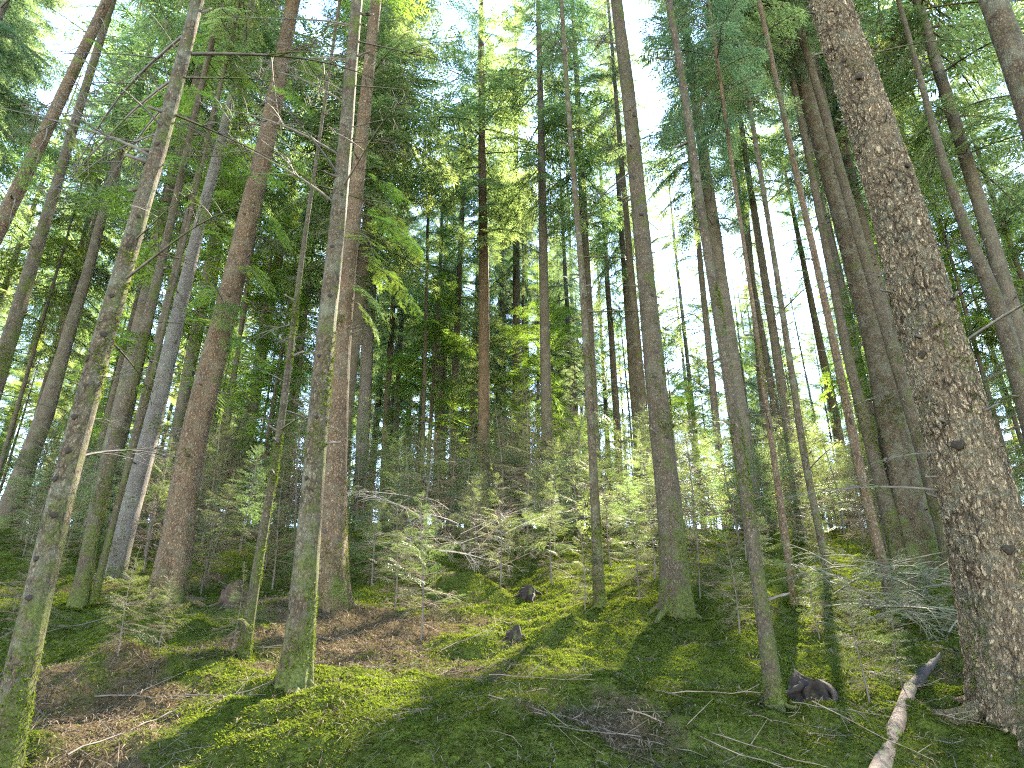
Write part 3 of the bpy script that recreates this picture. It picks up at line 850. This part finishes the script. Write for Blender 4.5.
tree('T30', [(795, 607, 11), (787, 546, 9), (770, 430, 7), (752, 300, 5)], 'bark_red', "thin red-brown trunk on sunlit moss right of the slim mossy trunk", 12, ('U', 4), .5, .2, 10, name='spruce_tree', cw=0.82)
tree('T31', [(539, 553, 5), (538, 340, 3)], 'bark_far', "dark pole as thin as a stick left of the slender centre trunk", 14, ('U', 4), .5, .2, 6, dist=28, cw=0.82)
tree('T32', [(622, 553, 12), (618, 440, 9), (606, 260, 6)], 'bark_far', "brown trunk between the slender centre trunk and the stout mossy trunk", 23, ('T', 2), .42, .2, 5, dist=27, cw=0.97)
tree('T33', [(392, 551, 9), (397, 400, 7), (405, 260, 5)], 'bark_far', "thin dim trunk right of the pale grey-brown background trunk", 21, ('T', 0), .42, .2, 4, dist=32, cw=1.02)
tree('T34', [(380, 551, 9), (387, 400, 8), (395, 280, 6)], 'bark_far', "narrow dim trunk closest right of the pale grey-brown background trunk", 20, ('T', 5), .42, .2, 4, dist=27, cw=0.92)

def knot_mesh(i, mat):
    g = np.random.default_rng(800 + i); nu, nv = 14, 9
    TH, PH = np.meshgrid(np.arange(nu) / nu * 2 * PI, np.linspace(0.05, PI - .05, nv))
    d = np.stack([np.sin(PH) * np.cos(TH), np.sin(PH) * np.sin(TH), np.cos(PH)], -1).reshape(-1, 3)
    V = d * (1 + .45 * fbm(d[:, 0] * 1.6, d[:, 1] * 1.6, d[:, 2] * 1.6, 810 + i, 3))[:, None] * np.array([.32, .75, .65])
    a, b = np.meshgrid(np.arange(nv - 1), np.arange(nu), indexing='ij'); b2 = (b + 1) % nu
    Q = np.stack([a * nu + b, a * nu + b2, (a + 1) * nu + b2, (a + 1) * nu + b], -1).reshape(-1, 4)
    return mesh_from("knot", V, [Q], [mat], smooth=True)
KNOTS = [knot_mesh(i, M['rot']) for i in range(3)]
def knots(key, spec, me=None, nm="knot"):
    root, centre, b = TREES[key]; zz = np.linspace(0.05, 16, 500); pj = [project(b + centre(z)[0])[1] for z in zz]
    for k, (py, az, sz) in enumerate(spec):
        i = min(range(len(zz)), key=lambda q: abs(pj[q] - py)); c, r = centre(zz[i]); a = R(az)
        obj(nm, me or KNOTS[k % 3], root, c + np.array([math.cos(a), math.sin(a), 0]) * r * .99, (0, 0, a), (sz, sz, sz))
knots('T1', [(90, -120, .035), (455, -130, .05), (360, -150, .035), (180, -70, .03), (70, -140, .03), (555, -100, .04), (250, -140, .025), (620, -140, .03)])
knots('T16', [(340, -60, .025), (420, -95, .025), (455, -80, .025), (480, -110, .022), (520, -70, .025), (560, -100, .022), (600, -90, .022), (300, -80, .022), (365, -120, .022), (250, -70, .02), (220, -60, .02), (150, -80, .02)])
knots('T14', [(300, -70, .022), (360, -100, .02), (420, -80, .02), (250, -90, .02), (200, -60, .02), (480, -110, .02), (140, -80, .02)])
knots('T15', [(300, -70, .03), (380, -100, .03), (460, -80, .03), (220, -90, .03)])
knots('T7', [(300, -70, .03), (380, -110, .03), (440, -80, .03), (220, -90, .03), (120, -80, .03)])
# marked limbs of the near trees
limb('T1', 58, -5, .9, 8); limb('T1', 292, 200, .45, 10); limb('T1', 345, -20, 1.3, 25); limb('T1', 455, 185, .5, -5)
for py, az, L, pt in [(50, 40, 1.6, 30), (30, 150, 1.5, -25), (75, 160, 1.2, -30), (100, 150, 1.0, -30), (130, 170, .8, -25), (75, 10, .8, 5), (112, 20, 1.0, -15)]:
    limb('T16', py, az, L, pt)
for py, az, L, pt in [(128, 15, .7, 25), (140, 10, .6, 5), (40, 30, 1.0, 15), (60, 170, .9, 10)]:
    limb('T14', py, az, L, pt)
def spray(key, spec):
    for k, (py, az, L, pt) in enumerate(spec):
        limb(key, py, az, L, pt, LEAFY[(k + int(py)) % 3], "leafy_branch")
spray('T15', [(265, -30, .7, -35), (300, -70, .65, -50), (290, 200, .55, -30), (262, 20, .6, -30), (320, -40, .6, -55), (150, 20, .8, -20), (180, -60, .9, -25), (210, 10, .7, -30), (60, 0, .9, -20), (100, -40, .9, -25)])
spray('T13', [(215, -10, 1.0, -22), (235, -50, .9, -30), (255, 10, 1.0, -25), (200, 30, .9, -15), (285, -25, .7, -35), (300, 0, .6, -40), (180, -20, .8, -20)])
spray('T19', [(60, 0, .9, -20), (100, -30, 1.0, -25), (130, 10, 1.0, -20), (160, -60, .8, -30), (90, 200, .9, -25), (190, 20, .8, -30), (40, 30, 1.0, -15), (120, 230, .9, -25)])
spray('T21', [(60, 0, 1.2, -20), (100, -30, 1.3, -25), (140, 10, 1.2, -20), (40, 200, 1.2, -25), (80, 160, 1.2, -20)])
spray('T18', [(60, -20, .8, -45), (110, 10, .9, -50), (150, -40, .7, -55), (40, -10, .8, -40)])
for py, az, L in [(80, -20, 1.0), (130, -50, .9), (100, 190, .7), (170, 0, .8), (20, -30, .9), (200, -40, .7), (120, 20, .7)]:
    limb('T18', py, az, L, -55)

# ------------------------------------------------------------------ the wood behind
LPX = {}
def land_x(pts, py=470):
    a = sorted(pts, key=lambda p: p[1])
    return float(np.interp(py, [p[1] for p in a], [p[0] for p in a]))
LANDS = sorted((land_x(p), s) for p, s in LAND)

ORD = ["first", "second", "third", "fourth", "fifth", "sixth", "seventh", "eighth", "ninth", "tenth", "eleventh", "twelfth"] + ["%dth" % k for k in range(13, 60)]
def where(px):
    """a phrase for the gap between two landmark trunks"""
    k = sum(1 for x, _ in LANDS if x < px)
    if k == 0: return "left of the %s trunk" % LANDS[0][1]
    if k == len(LANDS): return "right of the %s trunk" % LANDS[-1][1]
    return "between the %s and %s trunks" % (LANDS[k - 1][1], LANDS[k][1])

def label_set(items, head, one):
    """items (px, object): number repeats inside each gap from left to right"""
    gaps = {}
    for px, o in items: gaps.setdefault(where(px), []).append((px, o))
    for wv, lst in gaps.items():
        lst.sort(key=lambda t: t[0])
        for k, (px, o) in enumerate(lst):
            if len(lst) == 1: o["label"] = "only %s %s" % (one, wv)
            elif k == len(lst) - 1: o["label"] = "rightmost %s %s" % (one, wv)
            elif k == 0: o["label"] = "leftmost %s %s" % (one, wv)
            else: o["label"] = "%s %s from left %s" % (ORD[k], one, wv)

def far_trunk(name, seed):
    g = np.random.default_rng(seed)
    C = [[0, 0, 0], [.05 * (g.random() - .5), 0, 7], [.2 * (g.random() - .5), .1 * (g.random() - .5), 15], [.3 * (g.random() - .5), 0, 24.5]]
    V, Q, c = trunk_geom(C, [.17, .145, .10, .02], 14, .25, .3, seed, 25)
    return mesh_from(name, V, [Q], [M['bark_far']], smooth=True)
FAR = [far_trunk("trunk", 300 + i) for i in range(5)]

def far_wood():
    g = np.random.default_rng(77)
    spots = list(TREEPOS); items = []; young = []; poles = []
    for px, y, Ht, cf, ww, ci in [(517, 25, 30, .36, 1.05, 4), (578, 38, 32, .25, 1.2, 2), (662, 44, 33, .2, 1.25, 1), (700, 40, 33, .25, 1.2, 3), (738, 45, 33, .2, 1.2, 6), (548, 18.5, 28, .37, 1.0, 1), (596, 20.5, 29, .36, 1.0, 0), (640, 24, 29, .36, 1.0, 3)]:
        v = ray(px, 480); x = v[0] / v[1] * y; z = float(ground(x, y)); spots.append((x, y))
        root = empty('fir_tree', (x, y, z)); root.rotation_euler = (0, 0, px)
        rr = .85 + .3 * g.random()
        obj("trunk", FAR[ci % len(FAR)], root, (0, 0, 0), None, (rr, rr, Ht / 25.0))
        obj("crown", CROWN_T[ci], root, (0, 0, cf * Ht), (0, 0, px * 1.7), (ww, ww, Ht * (1 - cf) / 14.0))
        obj("dead_branches", DEAD[ci % len(DEAD)], root, (0, 0, cf * Ht * .3), (0, 0, px), (1, 1, cf * Ht * .7 / 8.0))
        tag(root, None, "tree", "tall conifers in the wood behind"); items.append((px, root))
    tries = 0
    while len(items) + len(young) < 238 and tries < 40000:
        tries += 1
        y = 12 + 48 * g.random() ** 1.25
        x = (g.random() * 2 - 1) * (6 + y * .82)
        und = g.random() < (.15 if y < 16 else .40)
        if min((x - a) ** 2 + (y - b) ** 2 for a, b in spots) < (1.5 if und else 2.3) ** 2: continue
        if y < 14.5 and abs(x) < 7 and not und: continue
        if y < 15 and abs(x + .5) < 3.2: continue
        z = float(ground(x, y))
        Ht = (8 + 7 * g.random()) if und else (21 + 8 * g.random())
        cbz = Ht * ((.12 + .28 * g.random()) if und else (.24 + .26 * g.random()))
        if blocks(x, y, z, cbz, Ht, .8 if und else 1.25): continue
        spots.append((x, y))
        root = empty('fir_tree' if g.random() < .6 else 'spruce_tree', (x, y, z))
        root.rotation_euler = (R(3 * (g.random() - .5)), R(3 * (g.random() - .5)), g.random() * 6.28)
        rr = (Ht / 25.0) ** 1.2 * (.75 + .6 * g.random())
        obj("trunk", FAR[g.integers(len(FAR))], root, (0, 0, 0), None, (rr, rr, Ht / 25.0))
        pool, L0 = (CROWN_U, 8.0) if und else (CROWN_T, 14.0)
        s = (Ht - cbz) / L0; sw = (.45 + .55 * s) * (.85 + .5 * g.random())
        obj("crown", pool[g.integers(len(pool))], root, (0, 0, cbz), (0, 0, g.random() * 6.28), (sw, sw, s))
        if not und:
            dl = cbz * .75 / 8.0
            obj("dead_branches", DEAD[g.integers(len(DEAD))], root, (0, 0, cbz * .28), (0, 0, g.random() * 6.28), (1, 1, dl))
        px = project((x, y, z + 2))[0]
        tag(root, None, "tree", "slender young conifers in the wood behind" if und else "tall conifers in the wood behind")
        (young if und else items).append((px, root))
    m = 0
    while m < 16:
        y = 37 + 24 * g.random(); x = (-.18 + .78 * g.random()) * y
        if min((x - a) ** 2 + (y - b) ** 2 for a, b in spots) < 3.0: continue
        z = float(ground(x, y)); Ht = 25 + 7 * g.random(); cbz = Ht * (.12 + .14 * g.random())
        if blocks(x, y, z, cbz, Ht, 1.0): continue
        spots.append((x, y)); m += 1
        root = empty('fir_tree' if g.random() < .5 else 'spruce_tree', (x, y, z)); root.rotation_euler = (R(2 * (g.random() - .5)), R(2 * (g.random() - .5)), g.random() * 6.28)
        rr = .9 + .4 * g.random()
        obj("trunk", FAR[g.integers(len(FAR))], root, (0, 0, 0), None, (rr, rr, Ht / 25.0))
        sc_ = (Ht - cbz) / 14.0
        obj("crown", CROWN_T[g.integers(len(CROWN_T))], root, (0, 0, cbz), (0, 0, g.random() * 6.28), (1.25, 1.25, sc_))
        tag(root, None, "tree", "tall conifers in the wood behind"); items.append((project((x, y, z + 2))[0], root))
    m = 0
    while m < 50:
        y = 19 + 30 * g.random(); x = (g.random() * 2 - 1) * .55 * y
        if min((x - a) ** 2 + (y - b) ** 2 for a, b in spots) < 1.0: continue
        z = float(ground(x, y)); Ht = 15 + 9 * g.random(); cbz = Ht * (.45 + .2 * g.random())
        if blocks(x, y, z, cbz, Ht, .6): continue
        spots.append((x, y)); m += 1
        root = empty('fir_tree', (x, y, z)); root.rotation_euler = (R(4 * (g.random() - .5)), R(4 * (g.random() - .5)), g.random() * 6.28)
        rr = .42 + .25 * g.random()
        obj("trunk", FAR[g.integers(len(FAR))], root, (0, 0, 0), None, (rr, rr, Ht / 25.0))
        sc_ = (Ht - cbz) / 8.0
        obj("crown", CROWN_U[g.integers(len(CROWN_U))], root, (0, 0, cbz), (0, 0, g.random() * 6.28), (.75, .75, sc_))
        obj("dead_branches", DEAD[g.integers(len(DEAD))], root, (0, 0, cbz * .2), (0, 0, g.random() * 6.28), (.8, .8, cbz * .8 / 8.0))
        tag(root, None, "tree", "slim far poles in the wood behind"); poles.append((project((x, y, z + 2))[0], root))
    label_set(poles, "", "slim bare-stemmed far conifer")
    print('WOOD', len(items), len(young), tries)
    label_set(items, "", "tall far conifer")
    label_set(young, "", "low-crowned young conifer")
far_wood()

# ------------------------------------------------------------------ saplings
def sapling_meshes(seed, Ht, Rm, kind):
    g = np.random.default_rng(seed)
    t = np.linspace(0, 1, 14)
    P = np.stack([.05 * Ht * np.sin(t * 2.5 + g.random() * 6) * t, .04 * Ht * np.sin(t * 3 + g.random() * 6) * t, t * Ht - .05], -1)
    sv, sq = tube(P, np.linspace(.0085 * Ht, .0015 * Ht, 14), 6)
    stem = mesh_from("stem", sv, [sq], [M['dead']], smooth=True)
    A = Acc(); z = .10 * Ht
    while z < Ht * .97:
        u = z / Ht
        p = np.array([np.interp(u, t, P[:, 0]), np.interp(u, t, P[:, 1]), z])
        n = 5; a0 = g.random() * 6.28
        for k in range(n + 1):
            if g.random() < .22: continue
            s = max(.10, Rm * (.35 + .65 * min(1, u / .3)) * (1 - u) ** .7 * (.4 + .9 * g.random()))
            T = rotm(a0 + k * 6.283 / n + .6 * (g.random() - .5), R(-10 + 45 * u + 40 * (g.random() - .5)), 1.5 * (g.random() - .5))
            bare = (kind == 'twiggy' and g.random() < (.85 - .75 * u)) or (u < .2 and g.random() < .6)
            if bare:
                v, q = TWIGB[g.integers(len(TWIGB))]
                A.add((v * s) @ T.T + p, q, 1)
            else:
                put_bough(A, BOUGH_SAP[g.integers(len(BOUGH_SAP))], T, s, p)
        z += .055 * Ht * (.7 + .6 * g.random()) if kind == 'green' else .045 * Ht * (.7 + .6 * g.random())
    cr = A.build("crown", [M['needle_o'] if kind == 'twiggy' else M['needle'], M['twig']])
    return stem, cr, Ht
SAP = [sapling_meshes(400 + i, 2.6, .95, 'twiggy') for i in range(5)] + [sapling_meshes(410 + i, 2.4, .95, 'green') for i in range(3)]

def sapling(x, y, Ht, var, az, tilt=(0, 0), nm='conifer_sapling'):
    stem, cr, h0 = SAP[var]; s = Ht / h0
    root = empty(nm, (x, y, float(ground(x, y))))
    root.rotation_euler = (tilt[0], tilt[1], az)
    obj("stem", stem, root, scale=(s, s, s)); obj("crown", cr, root, scale=(s, s, s))
    tag(root, None, "sapling", "young conifers of the understorey")
    return root

def saplings():
    g = np.random.default_rng(55); items = []; used = []
    for px, py, top in [(421, 641, 490), (158, 650, 570), (118, 655, 545), (395, 606, 500), (585, 610, 520), (740, 636, 520), (870, 704, 575), (903, 690, 600),
                        (232, 655, 560), (700, 600, 500), (552, 585, 470), (640, 600, 505), (820, 640, 560), (470, 560, 470), (655, 580, 480), (500, 590, 470), (372, 588, 490), (200, 596, 480), (272, 590, 470), (20, 640, 520)]:
        q = at(px, py); v = ray(px, top); t = q[1] / v[1]
        ht = min(2.0, max(.5, CAM[2] + t * v[2] - q[2]))
        o = sapling(q[0], q[1], ht, int(g.integers(5)), g.random() * 6.28); used.append((q[0], q[1])); items.append((px, o))
    n = 0
    while n < 195:
        y = 8.5 + 13 * g.random() ** .8; x = (g.random() * 2 - 1) * (1.5 + .72 * y)
        px, py, d = project((x, y, float(ground(x, y))))
        if not (20 < px < 1000): continue
        if y < 9.5 and 430 < px < 760 : continue
        if px > 770 and g.random() < .7: continue
        if min((x - a) ** 2 + (y - b) ** 2 for a, b in used + TREEPOS) < .6 ** 2: continue
        used.append((x, y))
        o = sapling(x, y, (1.0 + 1.9 * g.random()) * min(1.25, (y / 12.5) ** 1.5), int(g.integers(5)) if g.random() < .72 else 5 + int(g.integers(3)), g.random() * 6.28, (R(6 * (g.random() - .5)), R(6 * (g.random() - .5))))
        items.append((px, o)); n += 1
    n = 0
    while n < 66:
        y = 11.5 + 17 * g.random(); x = (g.random() * 2 - 1) * .72 * y
        if min((x - a) ** 2 + (y - b) ** 2 for a, b in used + TREEPOS) < .8 ** 2: continue
        used.append((x, y)); px = project((x, y, float(ground(x, y))))[0]
        items.append((px, sapling(x, y, 1.8 + 2.2 * g.random(), int(g.integers(8)), g.random() * 6.28))); n += 1
    n = 0
    while n < 32:
        y = 15 + 9 * g.random(); x = (.02 + .5 * g.random()) * y
        if min((x - a) ** 2 + (y - b) ** 2 for a, b in used + TREEPOS) < .6 ** 2: continue
        used.append((x, y)); px = project((x, y, float(ground(x, y))))[0]
        items.append((px, sapling(x, y, 1.2 + 1.5 * g.random(), 5 + int(g.integers(3)), g.random() * 6.28))); n += 1
    label_set(items, "", "conifer sapling")
saplings()

build_moss()

# ------------------------------------------------------------------ fallen wood, stumps, brush
def stick_mesh(i):
    g = np.random.default_rng(500 + i)
    A = Acc(); n = 9; t = np.linspace(0, 1, n)
    P = np.stack([t - .5, .06 * np.sin(t * 2.5 + g.random() * 6) + .009 * g.standard_normal(n), .02 + .02 * g.random(n)], -1)
    A.add(*tube(P, np.linspace(.0058, .0022, n), 5))
    for k in range(g.integers(1, 5)):
        j = g.integers(2, n - 1); a = R(25 + 45 * g.random()) * random.choice([-1, 1]); L = .12 + .22 * g.random()
        d = np.array([math.cos(a), math.sin(a), .1 + .25 * g.random()])
        A.add(*tube(P[j] + np.linspace(0, 1, 4)[:, None] * d * L, np.linspace(.004, .0015, 4), 4))
    return A.build("fallen_stick", [[M['stick'], M['stick'], M['dead']][i % 3]], True)
STICKS = [stick_mesh(i) for i in range(12)]

def lay(o, x, y, az):
    e = .25
    gx = float(ground(x + e, y) - ground(x - e, y)) / (2 * e); gy = float(ground(x, y + e) - ground(x, y - e)) / (2 * e)
    nrm = Vector((-gx, -gy, 1)).normalized()
    o.rotation_mode = 'QUATERNION'
    o.rotation_quaternion = Vector((0, 0, 1)).rotation_difference(nrm) @ Quaternion((0, 0, 1), az)
    o.location = (x, y, float(ground(x, y)) + .002)

def sticks():
    g = np.random.default_rng(66); items = []
    special = [(265, 690, .7, 40), (175, 705, 1.0, 5), (262, 650, .8, 45), (130, 735, .9, 75), (540, 683, .75, -20), (420, 700, .3, 30), (640, 745, .7, -30), (700, 745, .9, -35),
               (870, 735, .6, -30), (840, 715, .5, -20), (935, 715, .5, -40), (730, 695, .7, -5), (765, 755, .6, -30), (620, 720, .6, 10)]
    for px, py, L, az in special:
        q = at(px, py); o = obj("fallen_stick", STICKS[g.integers(12)], scale=(L, L, L)); lay(o, q[0], q[1], R(az)); items.append((px, o))
    for k in range(62):
        r = 4.0 * (10.5 / 3.9) ** g.random(); a = (g.random() * 2 - 1) * R(38)
        x, y = r * math.sin(a), r * math.cos(a)
        if litter(np.array(x), np.array(y)) < .25 and g.random() < .6: continue
        L = .3 + .6 * g.random() ** 1.8
        o = obj("fallen_stick", STICKS[g.integers(12)], scale=(L, L, L)); lay(o, x, y, g.random() * 6.28); items.append((project((x, y, float(ground(x, y))))[0], o))
    for px, o in items: tag(o, None, "stick", "dry sticks lying on the moss and litter")
    label_set(items, "", "dry stick lying")
sticks()

def fallen_log():
    a = at(858, 850); b = at(911, 694); c = at(944, 661)
    root = empty("fallen_log", a); tag(root, "pale barked fallen log with a dark broken far end lying in the corner", "log")
    A = Acc(); pts = []; n = 40
    p0, p1, p2 = np.zeros(3), b - a, c - a
    off = np.array([0, 0, .035])
    t = np.linspace(0, 1, n)[:, None]
    P = p0 + (p1 - p0) * t + off; P[:, 2] += .006 * np.sin(t[:, 0] * 5)
    V, Q = tube(P, np.linspace(.052, .038, n), 22)
    nz = .006 * fbm(V[:, 0] * 12, V[:, 1] * 12, V[:, 2] * 12, 4, 3)
    V = V + nz[:, None] * [1, 1, 1]
    cap = [np.arange((n - 1) * 22, n * 22)[None, :]]
    me = mesh_from("log", V, [Q, cap[0]], [M['log']], smooth=True)
    obj("trunk", me, root)
    d = p2 - p1
    P = p1 + d * np.linspace(0, 1, 14)[:, None] + off * .8; P[:, 2] += .03 * np.linspace(0, 1, 14)
    V, Q = tube(P, np.concatenate([np.linspace(.036, .030, 8), [.027, .023, .018, .012, .007, .003]]), 14)
    V = V + (.016 * fbm(V[:, 0] * 14, V[:, 1] * 14, V[:, 2] * 14, 6, 3))[:, None]
    o = obj("rotten_end", mesh_from("rotten_end", V, [Q], [M['rot']], smooth=True), root); o["label"] = "dark rotten mossy end of the log"
    for f, az, L in [(.55, 150, .5), (.7, 200, .35), (.93, 40, .6), (.8, 10, .4), (.98, 60, .5), (.4, 170, .35)]:
        p = p0 + (p1 - p0) * f + off
        o = obj("branch_stub", STICKS[int(f * 10)], root, p + np.array([math.cos(R(az)), math.sin(R(az)), .15]) * L * .45, (0, R(-8), R(az)), (L, L, L))
fallen_log()

def lump(name, label, px, py, rx, rz, mat, seed, cat, roots=7, hollow=.0, ragged=.3):
    g = np.random.default_rng(seed); q = at(px, py)
    root = empty(name, q); tag(root, label, cat)
    nu, nv = 56, 30
    th = np.arange(nu) / nu * 2 * PI; v = np.linspace(0, 1, nv)
    TH, Vv = np.meshgrid(th, v)
    rim = 1 - .28 * Vv + ragged * .5 * fbm(np.cos(TH) * 2, np.sin(TH) * 2, Vv * 2, seed, 3)
    hgt = rz * (1 + ragged * fbm(np.cos(TH) * 1.3, np.sin(TH) * 1.3, 0 * TH, seed + 3, 3))
    r = rx * rim * np.where(Vv > .8, 1 - ((Vv - .8) / .2) ** 2, 1); r = rx * .02 + np.maximum(r, 0)
    Z = hgt * np.minimum(Vv / .8, 1) * np.where(Vv > .8, 1 - hollow * (Vv - .8) / .2, 1) - .22 * (1 - Vv)
    r = r * (1 + .5 * np.exp(-Vv * 6) * (.5 + .5 * np.cos(5 * TH + 1)))
    X = np.stack([r * np.cos(TH), r * np.sin(TH), Z], -1).reshape(-1, 3)
    i, j = np.meshgrid(np.arange(nv - 1), np.arange(nu), indexing='ij'); j2 = (j + 1) % nu
    Q = np.stack([i * nu + j, i * nu + j2, (i + 1) * nu + j2, (i + 1) * nu + j], -1).reshape(-1, 4)
    X = X + .03 * rx * 10 * .3 * np.stack([fbm(X[:, 0] * 9, X[:, 1] * 9, X[:, 2] * 9, seed + 8 + k, 3) for k in range(3)], -1) * .5
    obj("body", mesh_from("body", X, [Q], [mat], smooth=True), root)
    for k in range(roots):
        az = k / roots * 6.28 + .5 * g.random(); L = rx * (1.1 + 1.0 * g.random()); z0 = rz * (.2 + .5 * g.random())
        t = np.linspace(0, 1, 8)
        P = np.stack([math.cos(az) * (rx * .6 + t * L) + .03 * np.sin(t * 6), math.sin(az) * (rx * .6 + t * L), z0 * (1 - t) ** 1.3 - .02 + .305 * math.sin(az) * (rx * .6 + t * L) * t], -1)
        vv, qq = tube(P, np.linspace(.16 * rx, .03 * rx, 8), 6)
        obj("root", mesh_from("root", vv, [qq], [mat], smooth=True), root)
    return root
lump("tree_stump", "dark rotten root stump right of the slim mossy trunk's foot", 815, 692, .19, .13, M['rot'], 1, "stump", 4, .6, .7)
lump("tree_stump", "reddish broken stump right of the stout reddish trunk's foot", 233, 604, .15, .20, M['rotred'], 2, "stump", 5, .3, .5)
lump("tree_stump", "small black stump sitting alone on the open moss in the centre", 513, 640, .075, .10, M['rot'], 3, "stump", 4, .3, .5)
lump("tree_stump", "tiny dark stump at the back of the centre hollow", 528, 597, .13, .13, M['rot'], 4, "stump", 4, .3, .5)

def brush(name, label, px, py, n, Rm, mat, seed, hgt):
    g = np.random.default_rng(seed); q = at(px, py)
    root = empty(name, q); tag(root, label, "brush")
    P = [mesh_from("branch", v, [f], [mat]) for v, f in TWIGB]
    for k in range(n):
        az = g.random() * 6.28; r = Rm * .5 * g.random() ** .5; L = Rm * (.3 + .6 * g.random() ** 1.5)
        x, y = r * math.cos(az), r * math.sin(az)
        obj("branch", P[g.integers(len(P))], root, (x, y, float(ground(q[0] + x, q[1] + y)) - q[2] + hgt * g.random()), (R(90 * (g.random() - .5)), R(15 - 45 * g.random()), g.random() * 6.28), (L, L, L))
    return root
brush("brush_pile", "heap of bare pale branches catching the light left of centre", 455, 572, 26, 1.5, M['twig_pale'], 9, .9)
brush("brush_pile", "grey-green brush heap at the foot of the thick grey trunk", 915, 622, 95, 1.3, M['twig_olive'], 10, .5)
